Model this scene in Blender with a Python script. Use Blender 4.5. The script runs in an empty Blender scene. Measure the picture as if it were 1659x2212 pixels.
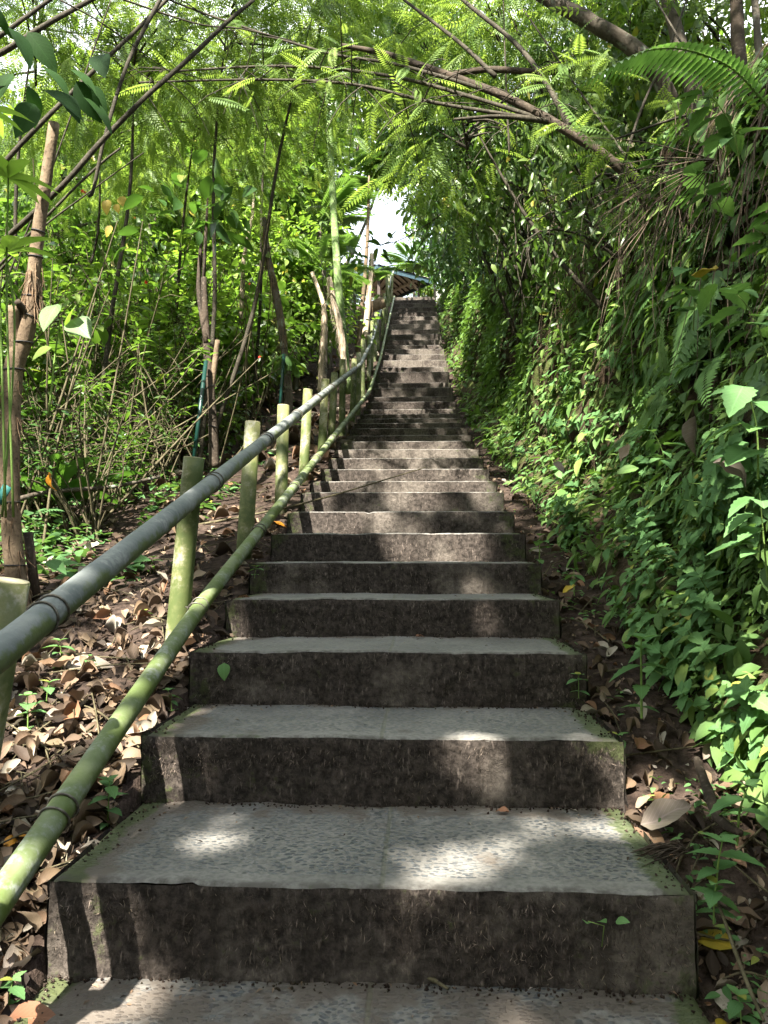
import bpy, math, random
import numpy as np
from mathutils import Vector, Matrix, Euler

R = math.radians
rng = np.random.default_rng(11)
random.seed(11)
scene = bpy.context.scene
COL = scene.collection

# ------------------------------------------------------------------ camera, sky, sun, exposure
CAM = np.array([0.145, 0.0, 1.115])
YAW, PITCH, FPX = R(2.6), R(3.48), 1662.0            # FPX: focal length in pixels of a 1659 x 2212 picture
cd = bpy.data.cameras.new("camera")
cam = bpy.data.objects.new("camera", cd); COL.objects.link(cam)
cam.location = CAM
cam.rotation_euler = (R(90) + PITCH, 0.0, YAW)
cd.sensor_fit = 'VERTICAL'; cd.sensor_height = 36.0; cd.lens = 36.0 * FPX / 2212.0
cd.clip_start = 0.05; cd.clip_end = 600
scene.camera = cam

SUN_EL, SUN_AZ = R(50), R(198)                        # azimuth clockwise from +Y: the sun is behind the viewer, a little to the left
SUN = np.array([math.sin(SUN_AZ) * math.cos(SUN_EL), math.cos(SUN_AZ) * math.cos(SUN_EL), math.sin(SUN_EL)])
world = bpy.data.worlds.new("World"); scene.world = world
world.use_nodes = True
wn = world.node_tree.nodes; wl = world.node_tree.links
sky = wn.new("ShaderNodeTexSky"); sky.sky_type = 'NISHITA'; sky.sun_disc = False
sky.sun_elevation = SUN_EL; sky.sun_rotation = SUN_AZ
sky.air_density = 1.0; sky.dust_density = 2.5; sky.ozone_density = 0.8
bg = next(n for n in wn if n.type == 'BACKGROUND')
bg.inputs[1].default_value = 0.11
tc = wn.new("ShaderNodeTexCoord"); cn = wn.new("ShaderNodeTexNoise"); cn.inputs["Scale"].default_value = 2.2; cn.inputs["Detail"].default_value = 6
wl.new(tc.outputs["Generated"], cn.inputs["Vector"])
cr_ = wn.new("ShaderNodeMapRange"); cr_.interpolation_type = 'SMOOTHSTEP'; cr_.inputs[1].default_value = .36; cr_.inputs[2].default_value = .56
wl.new(cn.outputs["Fac"], cr_.inputs[0])
cm = wn.new("ShaderNodeMix"); cm.data_type = 'RGBA'; cm.inputs[7].default_value = (4.2, 4.35, 4.6, 1)   # bright white cloud
wl.new(cr_.outputs[0], cm.inputs[0]); wl.new(sky.outputs[0], cm.inputs[6]); wl.new(cm.outputs[2], bg.inputs[0])
sl = bpy.data.lights.new("sun", 'SUN'); sl.energy = 5.0; sl.angle = R(0.53); sl.color = (1.0, 0.95, 0.86)
so = bpy.data.objects.new("sun", sl); COL.objects.link(so)
so.rotation_euler = Vector(SUN).to_track_quat('Z', 'Y').to_euler()
vs = scene.view_settings
scene.display_settings.display_device = 'sRGB'
vs.view_transform = 'Standard'; vs.look = 'None'; vs.gamma = 1.0; vs.use_curve_mapping = False
vs.exposure = 2.8
cy = scene.cycles
cy.max_bounces = 7; cy.diffuse_bounces = 4; cy.glossy_bounces = 2; cy.transmission_bounces = 5; cy.transparent_max_bounces = 6
cy.use_denoising = True
cy.use_adaptive_sampling = True; cy.adaptive_threshold = 0.015
cy.sample_clamp_indirect = 6.0
cy.caustics_reflective = False; cy.caustics_refractive = False


def at(px, py, Y):
    """World point at world depth Y seen at pixel (px, py) of the 1659 x 2212 picture."""
    xc, yc = (px - 829.5) / FPX, (1106 - py) / FPX
    f = math.cos(PITCH) - yc * math.sin(PITCH)
    u = math.sin(PITCH) + yc * math.cos(PITCH)
    X = xc * math.cos(YAW) - f * math.sin(YAW)
    YY = xc * math.sin(YAW) + f * math.cos(YAW)
    return np.array([CAM[0] + X * Y / YY, Y, CAM[2] + u * Y / YY])


def project(p):
    d = np.asarray(p, float) - CAM
    x = d[..., 0] * math.cos(YAW) + d[..., 1] * math.sin(YAW)
    y = -d[..., 0] * math.sin(YAW) + d[..., 1] * math.cos(YAW)
    f = y * math.cos(PITCH) + d[..., 2] * math.sin(PITCH)
    u = -y * math.sin(PITCH) + d[..., 2] * math.cos(PITCH)
    f = np.where(f < 0.05, 0.05, f)
    return 829.5 + FPX * x / f, 1106 - FPX * u / f, f


# ------------------------------------------------------------------ helpers
def _hash(ix, iy, iz, seed):
    h = np.sin(ix * 127.1 + iy * 311.7 + iz * 74.7 + seed * 53.3) * 43758.5453
    return h - np.floor(h)


def vnoise(x, y, z=0.0, seed=0):
    x, y, z = np.broadcast_arrays(np.asarray(x, float), np.asarray(y, float), np.asarray(z, float))
    ix, iy, iz = np.floor(x), np.floor(y), np.floor(z)
    fx, fy, fz = x - ix, y - iy, z - iz
    fx, fy, fz = (t * t * (3 - 2 * t) for t in (fx, fy, fz))
    r = 0
    for a in (0, 1):
        for b in (0, 1):
            for c in (0, 1):
                w = (fx if a else 1 - fx) * (fy if b else 1 - fy) * (fz if c else 1 - fz)
                r = r + w * _hash(ix + a, iy + b, iz + c, seed)
    return r * 2 - 1


def fbm(x, y, z=0.0, seed=0, octv=3):
    r, a, f = 0, 1.0, 1.0
    for i in range(octv):
        r = r + a * vnoise(np.asarray(x) * f, np.asarray(y) * f, np.asarray(z) * f, seed + i)
        a *= 0.5; f *= 2.03
    return r


def smooth(t):
    t = np.clip(t, 0, 1)
    return t * t * (3 - 2 * t)


def nrm(v):
    v = np.asarray(v, float)
    return v / np.maximum(np.linalg.norm(v, axis=-1, keepdims=True), 1e-9)


class MB:
    """Collects quads; build() links them as one mesh object."""
    def __init__(self):
        self.V, self.F, self.L, self.M = [], [], [], []
        self.n = 0

    def add(self, V, F, L=None, mat=0):
        V = np.asarray(V, float).reshape(-1, 3); F = np.asarray(F, int).reshape(-1, 4)
        if L is None:
            L = np.zeros_like(V)
        L = np.broadcast_to(np.asarray(L, float), V.shape)
        self.V.append(V); self.F.append(F + self.n); self.L.append(L)
        self.M.append(np.full(len(F), mat)); self.n += len(V)
        return self

    def inst(self, tm, d, up, pos, length, width=None, tint=None, mat=0):
        """Many copies of template tm = (V, F, L): axis d, normal near up."""
        V, F, L = tm
        d = nrm(np.atleast_2d(d)); pos = np.atleast_2d(pos); N = len(pos)
        d = np.broadcast_to(d, (N, 3)); up = np.broadcast_to(np.atleast_2d(up), (N, 3))
        x = np.cross(d, up)
        bad = np.linalg.norm(x, axis=1) < 1e-3
        x[bad] = np.cross(d[bad], np.array([0.31, 0.9, 0.2]))
        x = nrm(x); z = np.cross(x, d)
        length = np.broadcast_to(np.asarray(length, float), (N,))
        width = length if width is None else np.broadcast_to(np.asarray(width, float), (N,))
        tint = rng.random(N) if tint is None else np.broadcast_to(np.asarray(tint, float), (N,))
        W = (pos[:, None, :] + V[None, :, 0, None] * (x * width[:, None])[:, None, :]
             + V[None, :, 1, None] * (d * length[:, None])[:, None, :]
             + V[None, :, 2, None] * (z * length[:, None])[:, None, :])
        LL = np.broadcast_to(L[None], (N,) + L.shape).copy()
        LL[:, :, 2] = tint[:, None]
        FF = F[None] + (np.arange(N) * len(V))[:, None, None]
        return self.add(W.reshape(-1, 3), FF.reshape(-1, 4), LL.reshape(-1, 3), mat)

    def tube(self, pts, rad, sides=8, mat=0, tint=0.5, sub=0, cap=True, wob=0.0):
        pts = np.asarray(pts, float); n0 = len(pts)
        rad = np.broadcast_to(np.asarray(rad, float), (n0,))
        if sub and n0 > 2:
            pts, rad = catmull(pts, rad, sub)
        n = len(pts)
        t = nrm(np.gradient(pts, axis=0))
        a = np.array([0, 0, 1.0]) if abs(t[0, 2]) < 0.9 else np.array([1.0, 0, 0])
        u = nrm(np.cross(t[0], a)); U = []
        for i in range(n):
            u = nrm(u - t[i] * np.dot(u, t[i])); U.append(u)
        U = np.array(U); W = np.cross(t, U)
        ang = np.arange(sides) * 2 * np.pi / sides
        rr = rad[:, None] * np.ones(sides)
        if wob:
            rr = rr * (1 + wob * rng.normal(size=(n, sides)))
        V = pts[:, None] + rr[..., None] * (np.cos(ang)[None, :, None] * U[:, None] + np.sin(ang)[None, :, None] * W[:, None])
        ln = np.concatenate([[0], np.cumsum(np.linalg.norm(np.diff(pts, axis=0), axis=1))])
        L = np.zeros((n, sides, 3)); L[..., 0] = ang / (2 * np.pi); L[..., 1] = ln[:, None]; L[..., 2] = tint
        V = V.reshape(-1, 3); L = L.reshape(-1, 3)
        i = np.arange(n - 1)[:, None] * sides; j = np.arange(sides)[None]; k = (j + 1) % sides
        F = np.stack([i + j, i + k, i + sides + k, i + sides + j], -1).reshape(-1, 4)
        self.add(V, F, L, mat)
        if cap:
            h = sides // 2
            for e, flip in ((0, True), (n - 1, False)):
                b = self.n - n * sides + e * sides
                q = []
                for s in range(h - 1):
                    f = [b + s, b + s + 1, b + sides - 2 - s, b + sides - 1 - s]
                    q.append(f[::-1] if flip else f)
                self.F.append(np.array(q)); self.M.append(np.full(len(q), mat))
        return self

    def box(self, c, s, rot=None, mat=0, tint=0.5):
        c = np.asarray(c, float); s = np.asarray(s, float) / 2
        v = np.array([[x, y, z] for x in (-1, 1) for y in (-1, 1) for z in (-1, 1)]) * s
        if rot is not None:
            v = v @ np.array(rot).T
        F = [[0, 1, 3, 2], [4, 6, 7, 5], [0, 4, 5, 1], [2, 3, 7, 6], [0, 2, 6, 4], [1, 5, 7, 3]]
        return self.add(v + c, F, [0, 0, tint], mat)

    def grid(self, P, L=None, mat=0, flip=False):
        P = np.asarray(P, float); a, b = P.shape[:2]
        i = np.arange(a - 1)[:, None] * b; j = np.arange(b - 1)[None]
        F = np.stack([i + j, i + j + 1, i + b + j + 1, i + b + j], -1).reshape(-1, 4)
        if flip:
            F = F[:, ::-1]
        return self.add(P.reshape(-1, 3), F, None if L is None else np.asarray(L).reshape(-1, 3), mat)

    def mesh(self, name, mats, flat=False):
        V = np.concatenate(self.V); F = np.concatenate(self.F); L = np.concatenate(self.L); M = np.concatenate(self.M)
        me = bpy.data.meshes.new(name)
        me.vertices.add(len(V)); me.vertices.foreach_set("co", V.ravel().astype(np.float32))
        me.loops.add(F.size); me.loops.foreach_set("vertex_index", F.ravel().astype(np.int32))
        me.polygons.add(len(F))
        me.polygons.foreach_set("loop_start", (np.arange(len(F)) * 4).astype(np.int32))
        me.polygons.foreach_set("loop_total", np.full(len(F), 4, np.int32))
        for m in (mats if isinstance(mats, (list, tuple)) else [mats]):
            me.materials.append(m)
        me.polygons.foreach_set("material_index", M.astype(np.int32))
        me.polygons.foreach_set("use_smooth", np.full(len(F), not flat, bool))
        a = me.attributes.new("luv", 'FLOAT_VECTOR', 'POINT')
        a.data.foreach_set("vector", L.ravel().astype(np.float32))
        me.update(calc_edges=True)
        return me

    def build(self, name, mats, parent=None, flat=False):
        return link(name, self.mesh(name, mats, flat), parent)


def catmull(pts, rad, sub):
    P = np.vstack([2 * pts[0] - pts[1], pts, 2 * pts[-1] - pts[-2]])
    out, ro = [], []
    for i in range(len(pts) - 1):
        p0, p1, p2, p3 = P[i:i + 4]
        for s in range(sub):
            t = s / sub
            out.append(0.5 * (2 * p1 + (p2 - p0) * t + (2 * p0 - 5 * p1 + 4 * p2 - p3) * t * t + (3 * p1 - p0 - 3 * p2 + p3) * t ** 3))
            ro.append(rad[i] * (1 - t) + rad[i + 1] * t)
    out.append(pts[-1]); ro.append(rad[-1])
    return np.array(out), np.array(ro)


def link(name, mesh, parent=None):
    o = bpy.data.objects.new(name, mesh); COL.objects.link(o)
    if parent is not None:
        o.parent = parent
    return o


def tag(o, label=None, cat=None, group=None, kind=None):
    if label: o["label"] = label
    if cat: o["category"] = cat
    if group: o["group"] = group
    if kind: o["kind"] = kind
    return o


def thing(name, label, cat, loc=(0, 0, 0), group=None):
    o = bpy.data.objects.new(name, None); COL.objects.link(o)
    o.location = loc
    o.empty_display_size = 0.1
    return tag(o, label, cat, group)


def dup(root, loc=None, rot=None, scale=None, label=None, group=None):
    c = root.copy(); COL.objects.link(c)
    if loc is not None: c.location = loc
    if rot is not None: c.rotation_euler = rot
    if scale is not None: c.scale = (scale,) * 3 if np.isscalar(scale) else scale
    if label: c["label"] = label
    if group: c["group"] = group
    for ch in list(root.children):
        d = ch.copy(); COL.objects.link(d); d.parent = c
        for g in list(ch.children):
            e = g.copy(); COL.objects.link(e); e.parent = d
    return c


# ------------------------------------------------------------------ materials
class NT:
    def __init__(self, name):
        self.m = bpy.data.materials.new(name); self.m.use_nodes = True
        self.t = self.m.node_tree; self.t.nodes.clear()
        self.out = self.n("ShaderNodeOutputMaterial")

    def n(self, kind, **kw):
        n = self.t.nodes.new(kind)
        for k, v in kw.items():
            setattr(n, k, v)
        return n

    def l(self, a, b):
        self.t.links.new(a, b)

    def set(self, sock, v):
        if hasattr(v, "links") or isinstance(v, bpy.types.NodeSocket):
            self.l(v, sock)
        else:
            sock.default_value = v

    def luv(self):
        a = self.n("ShaderNodeAttribute"); a.attribute_name = "luv"
        s = self.n("ShaderNodeSeparateXYZ"); self.l(a.outputs["Vector"], s.inputs[0])
        return s.outputs[0], s.outputs[1], s.outputs[2]

    def pos(self):
        return self.n("ShaderNodeNewGeometry").outputs["Position"]

    def obj(self):
        return self.n("ShaderNodeTexCoord").outputs["Object"]

    def normal_z(self):
        s = self.n("ShaderNodeSeparateXYZ"); self.l(self.n("ShaderNodeNewGeometry").outputs["Normal"], s.inputs[0])
        return s.outputs[2]

    def noise(self, vec, scale, detail=4, rough=0.55, dist=0.0):
        n = self.n("ShaderNodeTexNoise")
        n.inputs["Scale"].default_value = scale; n.inputs["Detail"].default_value = detail
        n.inputs["Roughness"].default_value = rough; n.inputs["Distortion"].default_value = dist
        self.l(vec, n.inputs["Vector"])
        return n.outputs["Fac"]

    def scale(self, vec, s):
        n = self.n("ShaderNodeVectorMath", operation='MULTIPLY'); self.l(vec, n.inputs[0]); n.inputs[1].default_value = s
        return n.outputs[0]

    def voronoi(self, vec, scale, feature='F1', rnd=1.0):
        n = self.n("ShaderNodeTexVoronoi"); n.feature = feature
        n.inputs["Scale"].default_value = scale; n.inputs["Randomness"].default_value = rnd
        self.l(vec, n.inputs["Vector"])
        return n

    def math(self, op, a, b=0.0, c=0.0):
        n = self.n("ShaderNodeMath", operation=op)
        for i, v in enumerate((a, b, c)):
            self.set(n.inputs[i], v)
        return n.outputs[0]

    def step(self, v, a, b):
        n = self.n("ShaderNodeMapRange"); n.interpolation_type = 'SMOOTHSTEP'
        self.set(n.inputs[0], v); n.inputs[1].default_value = a; n.inputs[2].default_value = b
        return n.outputs[0]

    def ramp(self, v, stops):
        n = self.n("ShaderNodeValToRGB"); e = n.color_ramp.elements
        while len(e) < len(stops):
            e.new(0.5)
        for el, (p, c) in zip(e, stops):
            el.position = p; el.color = (c[0], c[1], c[2], 1)
        self.l(v, n.inputs[0])
        return n.outputs[0]

    def mix(self, f, a, b, blend='MIX'):
        n = self.n("ShaderNodeMix", data_type='RGBA', blend_type=blend)
        for i, v in ((0, f), (6, a), (7, b)):
            if isinstance(v, tuple):
                v = v + (1,) if len(v) == 3 else v
            self.set(n.inputs[i], v)
        return n.outputs[2]

    def bump(self, h, strength=0.5, dist=0.01):
        n = self.n("ShaderNodeBump"); n.inputs["Strength"].default_value = strength; n.inputs["Distance"].default_value = dist
        self.l(h, n.inputs["Height"])
        return n.outputs[0]

    def pbr(self, color, rough=0.8, normal=None, spec=0.3, metallic=0.0):
        p = self.n("ShaderNodeBsdfPrincipled")
        if isinstance(color, tuple): color = color + (1,)
        self.set(p.inputs["Base Color"], color); self.set(p.inputs["Roughness"], rough)
        p.inputs["Specular IOR Level"].default_value = spec; self.set(p.inputs["Metallic"], metallic)
        if normal is not None: self.l(normal, p.inputs["Normal"])
        return p

    def end(self, sh):
        self.l(sh.outputs[0], self.out.inputs[0])
        return self.m


def leaf_mat(name, stops, trans, fac=0.4, rough=0.42, spec=0.4, veins=0.0, back=None):
    """A thin leaf: reflecting and translucent; hue by each leaf's own number (tint)."""
    t = NT(name)
    u, v, tint = t.luv()
    col = t.ramp(tint, stops)
    blotch = t.noise(t.obj(), 9.0, 2)
    col = t.mix(t.step(blotch, 0.35, 0.75), col, t.mix(1.0, col, (0.72, 0.74, 0.62), 'MULTIPLY'))
    nor = None
    if veins:
        au = t.math('ABSOLUTE', u)
        ph = t.math('SUBTRACT', t.math('MULTIPLY', v, 9.0), t.math('MULTIPLY', au, 3.2))
        w = t.math('PINGPONG', ph, 0.5)
        lines = t.math('MAXIMUM', t.step(w, 0.09, 0.0), t.step(au, 0.09, 0.02))
        col = t.mix(t.math('MULTIPLY', lines, veins), col, t.mix(1.0, col, (1.5, 1.45, 1.6), 'MULTIPLY'))
        nor = t.bump(lines, 0.25, 0.003)
    p = t.pbr(col, rough, nor, spec)
    tr = t.n("ShaderNodeBsdfTranslucent")
    tcol = t.mix(0.72, col, trans) if trans else col
    t.l(tcol, tr.inputs[0])
    if nor is not None: t.l(nor, tr.inputs["Normal"])
    mx = t.n("ShaderNodeMixShader"); mx.inputs[0].default_value = fac
    t.l(p.outputs[0], mx.inputs[1]); t.l(tr.outputs[0], mx.inputs[2])
    return t.end(mx)


G = lambda *s: list(s)
M = {}
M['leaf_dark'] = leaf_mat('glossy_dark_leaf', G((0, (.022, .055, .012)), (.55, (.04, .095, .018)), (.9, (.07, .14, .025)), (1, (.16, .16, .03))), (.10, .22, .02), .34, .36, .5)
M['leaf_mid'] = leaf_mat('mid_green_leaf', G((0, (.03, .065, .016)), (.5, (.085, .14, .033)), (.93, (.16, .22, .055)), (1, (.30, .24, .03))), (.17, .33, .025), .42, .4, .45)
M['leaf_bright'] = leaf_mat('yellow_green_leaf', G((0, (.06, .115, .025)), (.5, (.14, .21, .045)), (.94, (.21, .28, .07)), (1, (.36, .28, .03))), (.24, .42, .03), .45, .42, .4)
M['leaf_feather'] = leaf_mat('feathery_leaflet', G((0, (.05, .095, .022)), (.5, (.115, .195, .04)), (1, (.21, .28, .065))), (.34, .48, .06), .45, .5, .3)
M['leaf_nettle'] = leaf_mat('nettle_leaf', G((0, (.052, .115, .042)), (.5, (.085, .175, .062)), (.95, (.125, .235, .08)), (1, (.28, .26, .05))), (.18, .34, .05), .3, .65, .14, veins=.5)
M['leaf_fern'] = leaf_mat('fern_leaf', G((0, (.055, .12, .035)), (.5, (.09, .18, .05)), (1, (.15, .25, .075))), (.16, .34, .04), .32, .5, .3)
M['leaf_cover'] = leaf_mat('bank_cover_leaf', G((0, (.048, .09, .026)), (.5, (.09, .165, .046)), (1, (.17, .24, .06))), (.16, .3, .03), .3, .6, .2)
M['leaf_palm'] = leaf_mat('palm_leaf', G((0, (.05, .11, .03)), (1, (.10, .18, .05))), (.18, .32, .04), .32, .3, .6)
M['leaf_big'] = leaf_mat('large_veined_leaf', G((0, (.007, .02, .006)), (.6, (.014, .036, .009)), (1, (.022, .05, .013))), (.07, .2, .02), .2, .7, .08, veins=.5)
M['leaf_pale'] = leaf_mat('pale_holed_leaf', G((0, (.09, .16, .06)), (1, (.14, .21, .09))), (.3, .45, .12), .3, .5, .3, veins=.6)
M['dry_leaf'] = leaf_mat('dry_fallen_leaf', G((0, (.022, .015, .011)), (.3, (.065, .043, .028)), (.55, (.13, .086, .055)), (.72, (.20, .15, .105)), (.85, (.165, .085, .045)), (.94, (.23, .20, .16)), (1, (.33, .29, .24))), None, .12, .7, .25, veins=.5)
M['dry_pale'] = leaf_mat('bleached_dry_leaf', G((0, (.17, .14, .115)), (1, (.25, .205, .17))), None, .12, .7, .2, veins=.6)
M['yellow_leaf'] = leaf_mat('yellow_fallen_leaf', G((0, (.32, .24, .025)), (1, (.42, .30, .03))), None, .2, .5, .3, veins=.4)
M['orange_leaf'] = leaf_mat('orange_fallen_leaf', G((0, (.55, .22, .02)), (1, (.6, .28, .03))), None, .2, .5, .3, veins=.4)
M['rust_leaf'] = leaf_mat('rust_fallen_leaf', G((0, (.15, .065, .032)), (1, (.22, .115, .065))), None, .12, .6, .3, veins=.5)
M['rootlet'] = leaf_mat('dead_rootlet', G((0, (.02, .014, .010)), (.6, (.06, .046, .037)), (1, (.19, .15, .12))), None, .05, .9, .1)
M['flower'] = leaf_mat('red_petal', G((0, (.55, .03, .02)), (1, (.65, .07, .03))), None, .3, .5, .3)


def bark(name, c1, c2, c3=None, scale=9.0, stretch=(1, 1, .25), bumps=.6, lichen=None):
    t = NT(name)
    p = t.obj()
    n1 = t.noise(t.scale(p, stretch), scale, 5, .62, .4)
    n2 = t.noise(p, scale * 5, 3)
    col = t.mix(t.step(n1, .3, .7), c1, c2)
    if c3: col = t.mix(t.step(n2, .5, .75), col, c3)
    if lichen: col = t.mix(t.step(t.noise(p, 6.5, 3, .6), .56, .66), col, lichen)
    h = t.math('ADD', n1, t.math('MULTIPLY', n2, .4))
    return t.end(t.pbr(col, .85, t.bump(h, bumps, .012), .15))


M['bark_tan'] = bark('tan_bark', (.085, .06, .038), (.17, .125, .08), (.045, .03, .02), 12, (1, 1, .5))
M['bark_dark'] = bark('dark_bark', (.020, .0155, .011), (.05, .036, .025), (.085, .068, .05), 10)
M['bark_grey'] = bark('grey_brown_bark', (.045, .036, .026), (.10, .085, .065), (.03, .023, .016), 10, lichen=(.17, .18, .14))
M['bark_branch'] = bark('branch_bark', (.020, .017, .011), (.045, .038, .027), (.085, .075, .056), 14)
M['bark_pale'] = bark('pale_fibrous_bark', (.30, .24, .17), (.45, .37, .28), (.17, .12, .075), 11, (1, 1, .12))
M['stem'] = bark('thin_woody_stem', (.045, .038, .02), (.105, .09, .052), (.03, .023, .013), 20)
M['root'] = bark('hanging_root', (.07, .05, .034), (.15, .115, .08), (.04, .028, .018), 30)
M['stem_green'] = bark('green_stem', (.10, .17, .04), (.16, .24, .06), None, 14)
M['bamboo_green'] = bark('green_bamboo', (.10, .16, .05), (.17, .235, .09), (.28, .31, .18), 5, (1, 1, .2), .1)
M['fibre'] = bark('loose_bark_fibre', (.10, .062, .038), (.22, .15, .09), None, 30)


def m_tread():
    t = NT('pebble_wash_concrete')
    u, dist, tint = t.luv()
    p = t.pos()
    big = t.noise(p, 1.7, 4, .6)
    fine = t.noise(p, 60, 3)
    vo = t.voronoi(t.scale(p, (.72, 1.05, 1.0)), 74, 'F1', .95)
    peb = t.step(vo.outputs["Distance"], .50, .36)
    worn = t.step(t.noise(p, 3.2, 4, .6), .62, .40)                # cement slurry still covers some stones
    peb = t.math('MULTIPLY', peb, t.math('MULTIPLY_ADD', worn, .4, .6))
    peb = t.math('MULTIPLY', peb, t.step(dist, .055, .07))        # smooth cement nosing
    pc = t.ramp(t.math('FRACT', t.math('MULTIPLY', vo.outputs["Color"], 7.13)), [(0, (.026, .030, .035)), (.45, (.055, .061, .066)), (.8, (.085, .092, .094)), (1, (.13, .125, .112))])
    mortar = t.mix(t.step(big, .35, .65), (.128, .121, .108), (.188, .178, .158))
    mortar = t.mix(t.step(fine, .35, .7), mortar, t.mix(1.0, mortar, (.7, .7, .7), 'MULTIPLY'))
    col = t.mix(peb, mortar, pc)
    dirt = t.step(t.math('ADD', t.noise(p, 4.5, 5, .65), t.math('ADD', t.math('MULTIPLY', t.step(dist, .38, .66), .2), t.math('MULTIPLY', t.step(u, -.72, -1.0), .30))), .60, .74)
    col = t.mix(t.math('MULTIPLY', dirt, .75), col, t.mix(fine, (.05, .038, .028), (.11, .085, .064)))
    # moss towards the ends of each tread and along the centre joint
    au = t.math('ABSOLUTE', u)
    mz = t.math('ADD', t.step(au, .80, 1.02), t.math('MULTIPLY', t.noise(p, 5.5, 5, .7), 1.05))
    mz = t.math('ADD', mz, t.math('MULTIPLY', t.math('SUBTRACT', t.noise(p, 38, 4, .7), .5), .5))
    mz = t.math('ADD', mz, t.math('MULTIPLY', t.math('MULTIPLY', t.step(dist, .075, .0), t.step(t.noise(p, 2.3, 3, .6), .52, .62)), .42))
    moss = t.step(mz, .93, 1.13)
    seam = t.step(t.math('ABSOLUTE', t.math('SUBTRACT', u, t.math('MULTIPLY_ADD', tint, .1, -.01))), .012, .004)
    col = t.mix(t.math('MULTIPLY', moss, .8), col, t.mix(t.noise(p, 40, 3), (.022, .034, .009), (.065, .085, .02)))
    col = t.mix(t.math('MULTIPLY', seam, .35), col, (.085, .085, .045))
    lip = t.math('MULTIPLY', t.step(dist, .030, .002), t.step(t.noise(p, 14, 4, .7), .38, .62))
    col = t.mix(t.math('MULTIPLY', lip, .8), col, (.045, .039, .032))
    h = t.math('ADD', t.math('MULTIPLY', peb, .8), t.math('MULTIPLY', fine, .5))
    h = t.math('SUBTRACT', h, t.math('MULTIPLY', seam, .8))
    rough = t.math('SUBTRACT', .82, t.math('MULTIPLY', peb, .3))
    return t.end(t.pbr(col, rough, t.bump(h, .55, .006), .35))


def m_riser():
    t = NT('earth_stained_concrete')
    u, hgt, tint = t.luv()
    p = t.pos()
    a = t.noise(t.scale(p, (1, 1, .55)), 3.1, 5, .65, .6)
    b = t.noise(p, 34, 4, .7)
    c = t.noise(t.scale(p, (1, 1, .3)), 90, 2)
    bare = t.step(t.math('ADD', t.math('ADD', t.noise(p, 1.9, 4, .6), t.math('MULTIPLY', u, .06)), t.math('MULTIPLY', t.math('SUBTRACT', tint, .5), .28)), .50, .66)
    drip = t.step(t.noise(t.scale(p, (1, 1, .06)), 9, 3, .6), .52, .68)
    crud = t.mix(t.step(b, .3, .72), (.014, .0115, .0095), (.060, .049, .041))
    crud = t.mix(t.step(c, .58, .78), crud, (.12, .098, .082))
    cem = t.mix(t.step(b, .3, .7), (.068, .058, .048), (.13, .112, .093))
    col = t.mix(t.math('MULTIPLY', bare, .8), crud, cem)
    col = t.mix(t.math('MULTIPLY', drip, .45), col, (.016, .013, .010))
    mo = t.math('ADD', t.noise(p, 6.0, 5, .7), t.math('MULTIPLY', t.step(t.math('ABSOLUTE', u), .7, 1.0), .15))
    mo = t.step(t.math('ADD', mo, t.math('MULTIPLY', t.math('SUBTRACT', b, .5), .55)), .63, .76)
    col = t.mix(t.math('MULTIPLY', mo, .6), col, t.mix(b, (.013, .021, .006), (.05, .07, .015)))
    crack = t.step(t.math('ADD', hgt, t.math('MULTIPLY', a, .02)), .028, .012)
    col = t.mix(crack, col, (.012, .009, .007))
    h = t.math('ADD', t.math('MULTIPLY', b, 1.0), t.math('MULTIPLY', c, .55))
    return t.end(t.pbr(col, .92, t.bump(h, .9, .012), .12))


def m_soil(name, base, hi, moss, mossy, scale=1.0):
    t = NT(name)
    p = t.pos()
    a = t.noise(p, 2.0 * scale, 5, .65, .3); b = t.noise(p, 22 * scale, 5, .7)
    col = t.mix(t.step(b, .32, .72), base, hi)
    col = t.mix(t.step(a, .62, .36), col, t.mix(1.0, col, (.6, .58, .56), 'MULTIPLY'))
    mm = t.step(t.noise(p, 3.3 * scale, 6, .7), mossy, mossy + .16)
    col = t.mix(t.math('MULTIPLY', mm, .8), col, moss)
    return t.end(t.pbr(col, .95, t.bump(t.math('ADD', a, b), .9, .03), .1))


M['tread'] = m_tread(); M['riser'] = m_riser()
M['soil'] = m_soil('forest_floor_soil', (.020, .014, .011), (.075, .053, .041), (.04, .048, .018), .58)
M['bank_soil'] = m_soil('mossy_bank_soil', (.022, .016, .010), (.085, .06, .038), (.055, .075, .018), .46)


def m_bamboo(name, base, alt, lich, moss):
    t = NT(name)
    u, ln, tint = t.luv()
    p = t.obj()
    s = t.scale(p, (1, 1, 1))
    streak = t.noise(s, 7, 5, .65, .3)
    patch = t.noise(p, 5.2, 6, .7)
    fine = t.noise(p, 48, 3, .6)
    col = t.mix(t.step(streak, .36, .66), base, alt)
    col = t.mix(t.math('MULTIPLY', t.step(patch, .50, .60), t.step(fine, .35, .6)), col, lich)
    nz = t.normal_z()
    col = t.mix(t.math('MULTIPLY', t.step(t.math('ADD', nz, t.math('MULTIPLY', t.math('SUBTRACT', patch, .5), 5.0)), .45, -.25), .85), col, moss)
    # nodes every 0.36 m
    f = t.math('PINGPONG', t.math('ADD', ln, t.math('MULTIPLY', tint, .3)), .19)
    ring = t.step(f, .012, .003)
    col = t.mix(t.math('MULTIPLY', ring, .55), col, (.10, .085, .045))
    return t.end(t.pbr(col, t.math('MULTIPLY_ADD', fine, .4, .4), t.bump(t.math('ADD', streak, t.math('MULTIPLY', fine, .6)), .3, .008), .25))


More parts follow.
